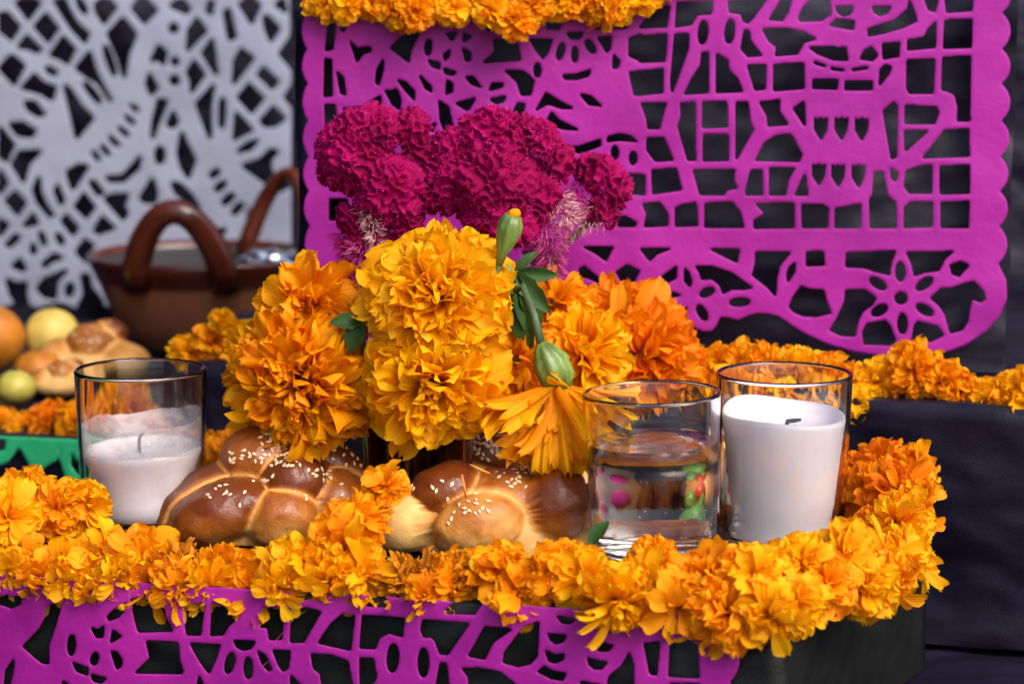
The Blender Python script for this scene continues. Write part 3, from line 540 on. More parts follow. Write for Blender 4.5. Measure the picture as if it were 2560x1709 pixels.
def petal_frames(axis, Rad, n, rng, a0=4, a1=112, pw=0.62, droop=0.0, jit=14, lmin=0.72, base=0.30, wscale=1.0, pts=None):
    """matrices that put n unit petals round the axis of a flower head of radius Rad"""
    X,Y,A=basis(axis); out=[]
    for k in range(n):
        f=(k+.5)/n; pol=R(a0+(a1-a0)*f**pw)+R(rng.uniform(-jit,jit))*.6; az=k*2.399963+rng.uniform(-.25,.25)
        rad=X*math.cos(az)+Y*math.sin(az)
        d=rad*math.sin(pol)+A*math.cos(pol); nr=A*math.sin(pol)-rad*math.cos(pol)
        if droop:
            d=(d+Vector((0,0,-1))*droop*(.3+.9*f)).normalized()
        d=(d+Vector([rng.uniform(-1,1) for _ in range(3)])*R(jit)*.5).normalized()
        nr=(nr-d*nr.dot(d)).normalized(); s=d.cross(nr)
        tw=R(rng.uniform(-30,30)); nr,s = nr*math.cos(tw)+s*math.sin(tw), s*math.cos(tw)-nr*math.sin(tw)
        L=Rad*(lmin+(1.0-lmin)*f)*rng.uniform(.82,1.14)
        b=-A*Rad*base*(1-.5*f)+d*Rad*0.06
        L2=L+Rad*base*.55
        W=L2*wscale*rng.uniform(.85,1.15)*(1.0 if f>.25 else .8)
        m=Matrix(((s.x*W,d.x*L2,nr.x*L2,b.x),(s.y*W,d.y*L2,nr.y*L2,b.y),(s.z*W,d.z*L2,nr.z*L2,b.z),(0,0,0,1)))
        out.append(m)
    return out
def joined_head(name,kind,mat,axis,n,seed,core=True,**kw):
    """one flower head of unit radius as a single mesh"""
    rng=random.Random(seed); mb=MB()
    for m in petal_frames(axis,1.0,n,rng,**kw):
        v,f,uv=PET[kind][rng.randrange(len(PET[kind]))]
        A=np.array(m); vv=v@A[:3,:3].T+A[:3,3]; mb.add(vv,f,uv)
    return mb.mesh(name,M[mat])
def put(o,m): o.matrix_basis=m
def marigold(px,py,d,rpx,axis,n,kind,mat,seed,label,group='marigolds of the bouquet',stem_to=None,**kw):
    """a flower of the bouquet: Empty > petals (each its own), receptacle, stem"""
    c=at(px,py,d); Rad=rpx*pxm(d); rng=random.Random(seed)
    t=tag(empty('marigold',c),label,'marigold',group)
    ks=kind if isinstance(kind,tuple) else (kind,)
    for m in petal_frames(axis,Rad,n,rng,**kw):
        o=obj('petal',petal_mesh(rng.choice(ks),rng.randrange(12),mat),t); put(o,m)
    A=Vector(axis).normalized(); mb=MB(); b=-A*Rad*.42
    mb.tube([b+A*Rad*.34,b+A*Rad*.1,b-A*Rad*.2,b-A*Rad*.42],[Rad*.16,Rad*.27,Rad*.22,Rad*.06],10)
    obj('calyx',mb.mesh('calyx',M['bud']),t)
    if stem_to is not None:
        q=Vector(stem_to)-c; p=b-A*Rad*.4; mb=MB()
        mid=p*.45+q*.55; mid.z=max(mid.z,q.z*.35+p.z*.65) if q.z<p.z else mid.z
        mb.tube([p,p*.7+mid*.3,mid,mid*.4+q*.6,q],.0013,6); obj('stem',mb.mesh('stem',M['stem']),t)
    return t
# ------------------------------------------------------------------ vase
VX=at(1045,1150,1.105).x; VY=1.105
def lathe_obj(name,prof,mat,parent=None,seg=72,fn=None):
    mb=MB(); mb.lathe(prof,seg,fn); return obj(name,mb.mesh(name,mat),parent)
vase=tag(empty('vase',(VX,VY,0.0)),'amber glass vase full of dark stems, holding the flower bouquet','vase')
fl=lambda r,z,a:(r*(1+.035*math.cos(a*12)),z)
lathe_obj('vase_body',[(0,.0008),(.020,.0008),(.0225,.003),(.0235,.010),(.0245,.03),(.0255,.050),(.0260,.058),(.0255,.0592),(.0247,.058),(.0232,.03),(.0222,.010),(.018,.007),(0,.007)],M['amber'],vase,96,fl)
mb=MB(); rng=random.Random(5)
for i in range(16):
    a=rng.uniform(0,6.28); r=rng.uniform(.004,.0185); a2=a+rng.uniform(-.9,.9); r2=rng.uniform(.004,.02)
    mb.tube([(r*math.cos(a),r*math.sin(a),.009),(r*.6*math.cos(a),r*.6*math.sin(a),.035),(r2*math.cos(a2),r2*math.sin(a2),.062)],rng.uniform(.0011,.002),6)
tag(obj('cut_stem',mb.mesh('cut_stem',M['stem']),vase),kind='stuff')
mouth=Vector((VX,VY,.045))
# ------------------------------------------------------------------ bouquet
cam_dir=Vector((0,-1,.12))
g='marigolds of the bouquet'
marigold(1097,726,1.055,184,(0.02,-1,.45),220,('broad','broad','frilly','long'),'petal_yellow',11,'topmost bright yellow orange marigold of the bouquet, touching the cockscombs',g,mouth,a1=118,jit=24,lmin=.5,pw=.7)
marigold(1085,970,1.050,176,(0.05,-1,-.25),220,('long','long','broad','frilly'),'petal_yellow',12,'yellow marigold drooping over the vase, just below the topmost one',g,mouth,a1=125,droop=.25,jit=24,wscale=1.2,lmin=.5,pw=.7)
marigold(745,975,1.070,178,(-.25,-1,-.15),280,('frilly','frilly','frilly','dry'),'petal_orange',13,'densely ruffled orange marigold hanging above the darkest brown bread',g,mouth,a1=125,droop=.15,jit=28,lmin=.5,pw=.72,wscale=.9)
marigold(625,945,1.088,108,(-.8,-.7,-.2),140,('frilly','frilly','dry'),'petal_orange',30,'ruffled orange marigold at the far left side of the bouquet',g,mouth,a1=125,droop=.15,jit=28,lmin=.5)
marigold(762,752,1.090,148,(-.35,-.8,.35),140,('broad','broad','dry'),'petal_orange',14,'wilting orange marigold of the bouquet under the left cockscomb',g,mouth,a1=120,droop=.55,jit=26,lmin=.55)
marigold(1300,900,1.085,112,(.25,-1,.1),70,('broad','dry','frilly'),'petal_orange',16,'loose orange marigold half hidden between the yellow drooping one and green calyx',g,mouth,a1=120,droop=.3,jit=28)
marigold(1480,880,1.105,122,(.75,-.7,.3),95,('long','long','broad'),'petal_yellow',17,'yellow marigold with long spreading petals above the water glass rim',g,mouth,a1=105,droop=.05,jit=20,wscale=1.1)
marigold(1395,745,1.125,104,(.35,-.6,.5),80,('broad','dry','broad'),'petal_orange',18,'orange marigold behind the dark green leaves right of the topmost marigold',g,mouth,a1=115,droop=.45,jit=24)
marigold(1625,880,1.155,138,(.45,-.9,.15),130,('frilly','long','broad'),'petal_deep',19,'blurred deep orange marigold at the right rear of the bouquet',g,mouth,a1=120,droop=.1,jit=24)
# rear flower with a few tall petals
t=marigold(1545,800,1.165,118,(.1,-.8,.6),90,('broad','long'),'petal_deep',20,'blurred orange marigold with two tall upright petals before the magenta paper',g,mouth,a0=25,a1=100,jit=12)
for (dx,tip,L) in ((-5,.06,.030),(40,.72,.038),(60,.60,.030)):
    dv=Vector((tip*.8,-.15,1)).normalized(); nr=Vector((0,-1,0)); nr=(nr-dv*nr.dot(dv)).normalized(); s=dv.cross(nr)
    m=Matrix(((s.x*L*.62,dv.x*L,nr.x*L,dx*pxm(1.165)*.4),(s.y*L*.62,dv.y*L,nr.y*L,-.012),(s.z*L*.62,dv.z*L,nr.z*L,-.010),(0,0,0,1)))
    put(obj('petal',petal_mesh('broad',abs(dx)%12,'petal_deep'),t),m)
# withered hanging flower: calyx up, petals hanging
c=at(1375,925,1.062); pm=pxm(1.062); rng=random.Random(44)
t=tag(empty('marigold',c),'withered marigold hanging head down beside the water glass, green calyx on top','marigold',g)
mb=MB(); mb.tube([(-.004,0,.013),(-.003,0,.010),(0,0,.004),(.003,-.001,-.003),(.0035,-.001,-.008)],[.0015,.0045,.0080,.0078,.0055],40,True,8); obj('calyx',mb.mesh('calyx',M['bud']),t)
mb=MB(); mb.tube([(-.004,0,.012),(-.007,.004,.024),(-.012,.012,.036),(-.020,.020,.03)],[.0022,.0018,.0016,.0014],8); obj('stem',mb.mesh('stem',M['stem']),t)
for k in range(175):
    a=rng.uniform(0,6.28); sp=rng.random()**.7*.75
    d=Vector((math.cos(a)*sp+.10,math.sin(a)*sp*.8-.15,-1)).normalized(); rad=Vector((math.cos(a),math.sin(a),0)); 
    if k%11==0: d=(d+Vector((.6,-.1,.5))).normalized()
    if k%13==0: d=(d+Vector((-.8,-.2,.5))).normalized()
    nr=-rad; nr=(nr-d*nr.dot(d)).normalized(); s=d.cross(nr); L=rng.uniform(.024,.045); W=L*rng.uniform(.7,1.4)*.58
    b=Vector((.0032,-.001,-.006))+rad*.004*rng.random()-d*.002
    m=Matrix(((s.x*W,d.x*L,nr.x*L,b.x),(s.y*W,d.y*L,nr.y*L,b.y),(s.z*W,d.z*L,nr.z*L,b.z),(0,0,0,1)))
    put(obj('petal',petal_mesh('dry' if k%3 else 'long',rng.randrange(12),'petal_yellow' if k%3 else 'petal_orange'),t),m)
# leaves of the bouquet and buds
def leaf_mesh(L,W,bend,seed):
    rng=random.Random(seed); v=[];uv=[]; n=8
    for i in range(n+1):
        u=i/n; w=W*math.sin(math.pi*min(1,u*.92+.06))**.8*(1+.12*math.sin(i*2.6))
        for j in range(5):
            s=j/2-1; v.append((s*w/2,u*L,-bend*u*u*L+abs(s)*w*.22+rng.uniform(-.04,.04)*w)); uv.append((j/4,u))
    f=[(i*5+j,i*5+j+1,(i+1)*5+j+1,(i+1)*5+j) for i in range(n) for j in range(4)]
    return mesh('leaf',v,f,M['leaf'],True,uv)
def leaf_spray(px,py,d,leaves,label):
    c=at(px,py,d); t=tag(empty('leaf_sprig',c),label,'leaf sprig','leaf sprigs of the bouquet')
    mb=MB(); mb.tube([(0,.012,-.03),(0,.006,-.012),(0,0,0)],.0012,6); obj('stem',mb.mesh('stem',M['stem']),t)
    for k,(dx,dy,dz,L,W,roll) in enumerate(leaves):
        dv=Vector((dx,dy,dz)).normalized(); nr=Vector((0,-1,.5)); nr=(nr-dv*nr.dot(dv)).normalized(); s=dv.cross(nr)
        r=R(roll); nr,s=nr*math.cos(r)+s*math.sin(r),s*math.cos(r)-nr*math.sin(r)
        m=Matrix(((s.x,dv.x,nr.x,0),(s.y,dv.y,nr.y,0),(s.z,dv.z,nr.z,0),(0,0,0,1)))
        put(obj('leaf',leaf_mesh(L,W,.25,k+px),t),m)
leaf_spray(1285,680,1.085,[(.55,-.2,-.6,.024,.009,10),(.3,-.3,-1,.026,.010,-20),(.9,0,-.1,.020,.007,30),(.15,-.2,-1,.040,.011,15),(.5,0,.5,.014,.005,0),(.6,.1,-1.2,.036,.012,-30),(.2,.1,-1.6,.034,.012,25)],'dark green leaf sprig to the right of the topmost marigold')
leaf_spray(905,805,1.065,[(-.9,-.3,.1,.014,.008,0),(-.4,-.3,-.8,.014,.010,10)],'small dark green leaf sprig left of the topmost marigold')
mbd=empty('marigold_bud',at(1262,610,1.06)); tag(mbd,'closed green marigold bud with yellow tip in front of the large cockscomb','flower bud')
ax=Vector((.30,-.1,1)).normalized()
mb=MB(); mb.tube([ax*-.010,ax*-.004,ax*.001,ax*.006,ax*.010,ax*.0135],[.0016,.0024,.0042,.0054,.0052,.0034],40,True,8); obj('calyx',mb.mesh('calyx',M['bud']),mbd)
mb=MB(); mb.tube([ax*-.0095,ax*-.02+Vector((.001,.004,0)),ax*-.036+Vector((.004,.015,-.01))],[.0016,.0014,.0014],8); obj('stem',mb.mesh('stem',M['stem']),mbd)
mb=MB(); rng=random.Random(8)
for k in range(14):
    a=k*.45; e=Vector((math.cos(a),math.sin(a),0))*.0026; mb.tube([ax*.012+e,ax*.0150+e*.7,ax*.0163+e*.4],[.0009,.0009,.0004],5)
tag(obj('bud_tip',mb.mesh('bud_tip',M['petal_yellow']),mbd),'yellow petal tip')
mbd=empty('marigold_bud',at(1262,705,1.075)); tag(mbd,'small yellow green bud tucked beside the topmost marigold','flower bud')
mb=MB(); mb.tube([(0,0,-.008),(0,0,-.005),(0,0,-.002),(0,0,.002),(.001,0,.006),(.001,0,.008)],[.0010,.0026,.0038,.0042,.0026,.0010],32,True,7); obj('calyx',mb.mesh('calyx',M['bud']),mbd)
mb=MB(); mb.tube([(0,0,-.0075),(0,.006,-.02),(-.006,.014,-.034)],.0012,6); obj('stem',mb.mesh('stem',M['stem']),mbd)
# ------------------------------------------------------------------ cockscombs (celosia)
ICO={}
def ico(sub):
    if sub not in ICO:
        bm=bmesh.new(); bmesh.ops.create_icosphere(bm,subdivisions=sub,radius=1.0)
        ICO[sub]=([v.co.copy() for v in bm.verts],[tuple(v.index for v in f.verts) for f in bm.faces]); bm.free()
    return ICO[sub]
def cockscomb(px,py,d,lumps,label,seed,sub=6,hairs=12000,fr=1.0,knobs=14):
    """lumps: (dx,dy,dz in photo px, radius px) spheres joined into one crest"""
    c=at(px,py,d); k=pxm(d); t=tag(empty('cockscomb',c),label,'cockscomb flower','crimson cockscombs of the bouquet')
    rng=random.Random(seed); nrg=np.random.RandomState(seed)
    S=[(np.array((x,y,-z))*k,r*k) for x,z,y,r in lumps]; base=list(S)
    while len(S)<len(base)+knobs:      # smaller knobs over the outside of the big lumps
        sc,sr=base[rng.randrange(len(base))]; n=np.array([rng.gauss(0,1),rng.gauss(0,1)-.5,rng.gauss(0,1)+.3]); n/=np.linalg.norm(n); q=sc+n*sr*.80
        if all(np.linalg.norm(q-c2)>r2*.72 for c2,r2 in base): S.append((q,rng.uniform(.30,.46)*min(sr,.0155)+.0006))
    pts=[];H=[];Fall=[];ok=[];NR=[]
    off=np.array((seed*.31,seed*.13,0))
    for si,(sc,sr) in enumerate(S):
        V,Fc=ico(6 if sr>.0105 else 5 if sr>.0045 else 4); N=np.array([tuple(n) for n in V])
        low=np.array([noise.noise(Vector((n*sr+sc)*95+off)) for n in N]); P=N*(sr*(1+.22*low))[:,None]+sc
        W_=np.array([noise.noise_vector(Vector(q*120+off)) for q in P])*.0030
        G=(P+W_+off)*(2*math.pi/.0082*fr); gx,gy,gz=G.T
        gg=np.sin(gx)*np.cos(gy)+np.sin(gy)*np.cos(gz)+np.sin(gz)*np.cos(gx)
        h=np.exp(-(gg/.50)**2); fine=np.array([noise.noise(Vector(q*900)) for q in P])
        P=P+N*((h-.55)*.0030+fine*.0006*(.4+h))[:,None]
        b0=len(pts); pts+= [Vector(q) for q in P]; H+=list(h); Fall+=[tuple(a+b0 for a in f) for f in Fc]; NR+=[Vector(n) for n in N]
        free=np.ones(len(P),bool)
        for sj,(c2,r2) in enumerate(S):
            if sj!=si: free&=(np.linalg.norm(P-c2,axis=1)>r2*.98)
        ok+=list(free)
    obj('crest',mesh('crest',pts,Fall,M['celosia']),t)
    idx=[i for i in range(len(pts)) if H[i]>.72 and ok[i]]; mb=MB()
    v=[];f=[]
    for i in range(hairs):
        j=idx[rng.randrange(len(idx))]; p=pts[j]; n=(NR[j]+Vector([rng.uniform(-1,1) for _ in range(3)])*.8).normalized()
        s=n.orthogonal().normalized(); s=Quaternion(n,rng.uniform(0,6.28))@s; L=rng.uniform(.0005,.0014); w=rng.uniform(.00010,.00022)
        b=len(v); p0=p-n*.0004+Vector([rng.uniform(-1,1) for _ in range(3)])*.0004; v+= [p0-s*w,p0+s*w,p0+n*L+s*w*.2]; f.append((b,b+1,b+2))
    tag(obj('fuzz',mesh('fuzz',v,f,M['celosia_fuzz'],False),t),kind='stuff')
    return t
def plume(t,p0,p1,r,n,matname,seed,name='feathery_floret',L=(.002,.0045)):
    """spike of thin bristly florets from p0 to p1 (both relative to the flower)"""
    rng=random.Random(seed); p0=Vector(p0);p1=Vector(p1); ax=(p1-p0).normalized(); v=[];f=[]
    for i in range(n):
        u=rng.random(); a=rng.uniform(0,6.28); o1=ax.orthogonal().normalized(); o1=Quaternion(ax,a)@o1
        rr=r*(1-.6*u)*rng.random()**.5; p=p0+(p1-p0)*u+o1*rr; dn=(o1+ax*rng.uniform(-.1,.9)+Vector([rng.uniform(-1,1) for _ in range(3)])*.4).normalized()
        s=dn.orthogonal().normalized(); s=Quaternion(dn,rng.uniform(0,6.28))@s; l=rng.uniform(*L); w=rng.uniform(.00012,.00026)
        b=len(v); v+=[p-s*w,p+s*w,p+dn*l+s*w*.5,p+dn*l-s*w*.3]; f.append((b,b+1,b+2,b+3))
    tag(obj(name,mesh(name,v,f,M[matname],False),t),kind='stuff')
t=cockscomb(935,415,1.105,[(-20,0,0,82),(-64,-43,0,75),(2,-85,8,65),(96,-88,14,48),(110,-40,14,38),(37,51,-4,88),(72,142,0,46),(-92,9,5,48),(30,100,0,62),(-48,135,10,44),(-42,200,12,36),(5,195,8,38),(60,185,4,34)],'left crimson cockscomb in front of the magenta paper edge',1,sub=7)
k=pxm(1.105)
def P3(dx,dy,dz=0): return (dx*k,dz,-dy*k)
plume(t,P3(-12,95,-.006),P3(10,205,-.008),.006,420,'celosia_pale',3)
plume(t,P3(-20,190,-.004),P3(-55,330,-.004),.0075,1100,'celosia_plum',4)
plume(t,P3(-70,170,.01),P3(-62,250,.01),.009,700,'celosia_fuzz',5)
mb=MB(); mb.tube([P3(-10,120,.012),P3(20,330,.012),(mouth-at(935,415,1.105))],.0022,8); obj('stem',mb.mesh('stem',M['stem']),t)
t=cockscomb(1235,455,1.105,[(0,0,4,118),(0,-118,10,64),(103,-90,12,60),(159,-48,16,42),(16,-48,-14,78),(-106,-10,0,66),(16,74,-4,95),(103,39,0,64),(-141,39,6,44),(-106,-83,10,50),(-50,-100,10,52),(55,-110,10,52)],'largest crimson cockscomb, middle of the three',2,sub=7,hairs=16000,knobs=22)
plume(t,P3(150,50,0),P3(205,105,0),.009,330,'celosia_pale',6); plume(t,P3(135,110,.0),P3(150,240,0),.010,1300,'celosia_plum',7); plume(t,P3(100,100,.01),P3(120,200,.01),.010,700,'celosia_plum',9)
mb=MB(); mb.tube([P3(0,100,.012),P3(0,330,.012),(mouth-at(1235,455,1.105))],.0022,8); obj('stem',mb.mesh('stem',M['stem']),t)
t=cockscomb(1498,470,1.125,[(10,-30,0,48),(-25,-45,0,36),(35,15,0,42),(15,55,0,38),(45,-5,0,32)],'smallest crimson cockscomb, the one standing off to the right',3,sub=5,hairs=4000,fr=1.1,knobs=6)
k=pxm(1.125)
plume(t,P3(0,60,.0),P3(-110,120,0),.008,330,'celosia_pale',10); plume(t,P3(-30,30,.002),P3(-95,60,.004),.010,700,'celosia_fuzz',11)
mb=MB(); mb.tube([P3(0,60,.004),P3(-120,190,.01),P3(-260,350,.0),(mouth-at(1498,470,1.125))],.0016,8); obj('stem',mb.mesh('stem',M['stem']),t)
# ------------------------------------------------------------------ garlands
HEADS={}
kinds=[('broad','petal_yellow',62),('broad','petal_orange',70),('frilly','petal_orange',84),('long','petal_yellow',74),('frilly','petal_deep',80),('frilly','petal_yellow',78),('dry','petal_dry',95),('long','petal_orange',78)]
for hi,(kd,mt,n) in enumerate(kinds):
    HEADS[hi]=[joined_head('marigold_head',kd,mt,(0,0,1),n,100+hi*5+q,a1=122,jit=30,droop=0,base=.34,wscale=1.15,lmin=.6) for q in range(2)]
def garland(pts,label,seed,petals=0,small=False,mix=(1,2,5,0,7,3),up=.35,name='marigold_garland',name_sort=True):
    """pts: (px,py,d,rpx[,head kind]); one strung garland, each flower head a part"""
    rng=random.Random(seed); C=[at(p[0],p[1],p[2]) for p in pts]
    t=tag(empty(name,C[0]),label,'garland','marigold garlands along the altar steps')
    order=sorted(range(len(pts)),key=lambda i:0)
    SC=sorted(C,key=lambda c:c.x if name_sort else 0); SC=[sum(SC[max(0,i-3):i+4],Vector())/len(SC[max(0,i-3):i+4])+Vector((0,.006,-.002)) for i in range(len(SC))]
    mb=MB(); mb.tube([c-C[0] for c in SC],.0004,5); obj('string',mb.mesh('string',M['stem']),t)
    for i,p in enumerate(pts):
        hk=p[4] if len(p)>4 and p[4] is not None else rng.choice(mix); Rad=p[3]*pxm(p[2])
        ax=Vector(p[5]).normalized() if len(p)>5 else Vector((rng.uniform(-.7,.7),-1+rng.uniform(-.1,.5),up+rng.uniform(-.5,.6))).normalized()
        X,Y,A=basis(ax); an=rng.uniform(0,6.28); X,Y=X*math.cos(an)+Y*math.sin(an),Y*math.cos(an)-X*math.sin(an)
        l=C[i]-C[0]; sq=rng.uniform(.9,1.1)
        m=Matrix(((X.x*Rad,Y.x*Rad*sq,A.x*Rad,l.x),(X.y*Rad,Y.y*Rad*sq,A.y*Rad,l.y),(X.z*Rad,Y.z*Rad*sq,A.z*Rad,l.z),(0,0,0,1)))
        o=obj('marigold_head',HEADS[hk][rng.randrange(2)],t); put(o,m)
        kd,mt,_=kinds[hk]
        for q in range(petals):
            # loose petals that stand clear of the head, some hanging over the edge
            a=rng.uniform(0,6.28); pol=R(rng.uniform(35,105)); rad=Vector((math.cos(a),math.sin(a),0))
            d=rad*math.sin(pol)+Vector((0,0,1))*math.cos(pol); nr=Vector((0,0,1))*math.sin(pol)-rad*math.cos(pol)
            s=d.cross(nr); tw=R(rng.uniform(-40,40)); nr,s=nr*math.cos(tw)+s*math.sin(tw),s*math.cos(tw)-nr*math.sin(tw)
            L=rng.uniform(.75,1.05); W=L*rng.uniform(.85,1.3); b=d*.22
            mm=Matrix(((s.x*W,d.x*L,nr.x*L,b.x),(s.y*W,d.y*L,nr.y*L,b.y),(s.z*W,d.z*L,nr.z*L,b.z),(0,0,0,1)))
            put(obj('petal',petal_mesh(kd,rng.randrange(12),mt),o),mm)
    return t
def dF(px): return 1.022-(px/1960.0)*0.083
dn=(0.1,-.8,-.45)
front=[(-60,1330,0,95,2),(25,1285,0.004,92,0),(60,1370,0,85,1),(150,1390,-.004,95,0),(140,1270,.03,78,2),(60,1235,.045,70,2),(205,1270,.035,70,5),(240,1440,-.010,74,0,(-.1,-.75,-.55)),(265,1350,0,92,0),(355,1370,0,95,1),(385,1440,-.008,78,7,dn),(450,1400,-.002,80,6),(520,1455,-.008,84,3,dn),(565,1410,0,80,2),(640,1455,-.006,80,7),(700,1425,0,76,5),(770,1430,-.004,84,0),(830,1465,-.010,80,0,(0,-.8,-.4)),(860,1370,0,92,1),(900,1290,.012,80,7,(.3,-.5,.8)),(905,1430,-.004,86,5),(962,1205,.035,56,1,(-.2,-.6,.8)),(985,1467,-.004,74,6),(1060,1452,0,76,6),(1060,1500,-.010,58,7,dn),(1140,1462,0,76,2),(1190,1422,.004,60,6),
(1275,1425,.004,86,2),(1300,1485,-.006,90,1),(1385,1455,-.002,84,2),(1440,1410,.006,64,1),(1480,1450,-.004,92,3),(1540,1520,-.014,98,3,(.05,-.7,-.6)),(1600,1460,-.004,98,3),(1650,1400,.006,66,1),(1700,1520,-.008,96,1,(-.1,-.9,-.1)),(1760,1445,0,98,2),(1830,1520,-.008,100,2),(1890,1440,.002,90,0),(1930,1545,-.010,88,0,(.2,-.8,-.4)),(1985,1500,-.004,84,3)]
front+=[(30,1405,-.012,74,0,dn),(105,1420,-.012,74,1,dn),(185,1425,-.014,74,0,dn),(300,1425,-.012,72,5,dn),(60,1290,.02,80,1),(450,1450,-.012,70,2,dn),(700,1480,-.014,66,0,dn)]
front=[(p[0],p[1]+(42 if p[0]<300 and p[1]>1310 else 30 if p[0]<700 and p[1]>1310 else 0),dF(p[0])+p[2])+tuple(p[3:]) for p in front]
garland(front,'front marigold garland along the edge of the low step, above the magenta paper',21,petals=7,name_sort=True)
side=[(2010,1410,.955,78,0),(2070,1450,.955,84,1),(2110,1390,.975,86,0),(2160,1455,.97,84,5),(2230,1470,.98,80,1,(.4,-.6,-.5)),(2215,1390,.995,94,0),(2285,1400,1.00,88,5,(.7,-.6,0)),(2225,1300,1.02,92,3),(2290,1310,1.03,82,1,(.8,-.5,.2)),(2175,1310,1.03,66,4),(2250,1230,1.055,92,4),(2175,1240,1.07,78,4),(2290,1180,1.09,78,2,(.6,-.6,.5)),(2210,1180,1.09,84,4),(2150,1190,1.10,56,4),(2310,1255,1.05,62,1,(.9,-.4,.0))]
garland(side,'marigold garland turning the corner beside the tall white candle',22,petals=6,mix=(0,1,4,5))
def dB(px): return 1.165+(2150-px)*6.0e-5
back=[(px,py,dB(px),r) for px,py,r in [(2600,990,85),(2530,985,78),(2455,1000,66),(2400,985,55),(2355,945,62),(2300,925,66),(2250,985,62),(2190,955,66),(2120,950,62),(2060,935,58),(1990,930,58),(1920,920,58),(1850,905,60),(1790,905,56),(1730,930,60),(1660,925,60),(1590,915,60),(1500,905,60),(1410,905,60),(1310,900,60),(1210,895,60),(1100,890,60),(990,885,60),(890,880,58),(790,880,58),(690,875,58),(600,865,60),(540,850,60),(475,872,52),(560,800,36)]]
back+=[(px,py,dB(px)-.014,r) for px,py,r in [(1660,985,54),(1740,985,56),(1820,975,58),(1900,980,56),(1980,985,56),(2060,990,56),(2140,1000,52),(1570,980,54)]]
garland(back,'marigold garland on the raised step behind the candles and bouquet',23,mix=(0,1,5,0,2),petals=0)
left=[(-60,1045,1.335,60),(0,1055,1.33,62),(70,1050,1.325,66),(140,1045,1.315,64),(205,1020,1.305,62),(265,1005,1.295,62),(330,1005,1.285,60),(385,1050,1.265,50),(460,1105,1.25,56),(535,1110,1.225,62),(600,1100,1.215,66),(655,1125,1.20,60),(720,1140,1.19,58),(40,1090,1.31,40),(110,1100,1.305,46),(175,1090,1.30,40)]
left=[(x,y+22,d,r) for x,y,d,r in left]
garland(left,'blurred marigold garland on the far left step, above the green paper',24,mix=(1,2,4,2,7))
top=[(825,10,1.20,50),(880,15,1.195,46),(935,-5,1.20,46),(985,20,1.195,52),(1040,30,1.192,48),(1095,-5,1.20,46),(1140,15,1.195,48),(1190,-12,1.20,44),(1235,20,1.195,50),(1290,40,1.19,50),(1330,5,1.197,50),(1390,0,1.197,46),(1440,-10,1.20,46),(1500,12,1.195,50),(1555,0,1.197,48),(1610,-15,1.20,46),(1670,-35,1.205,44),(1730,-60,1.205,44)]
garland(top,'marigold garland lying on top of the tall box, above the large magenta paper',25,mix=(0,1,0,5,2))
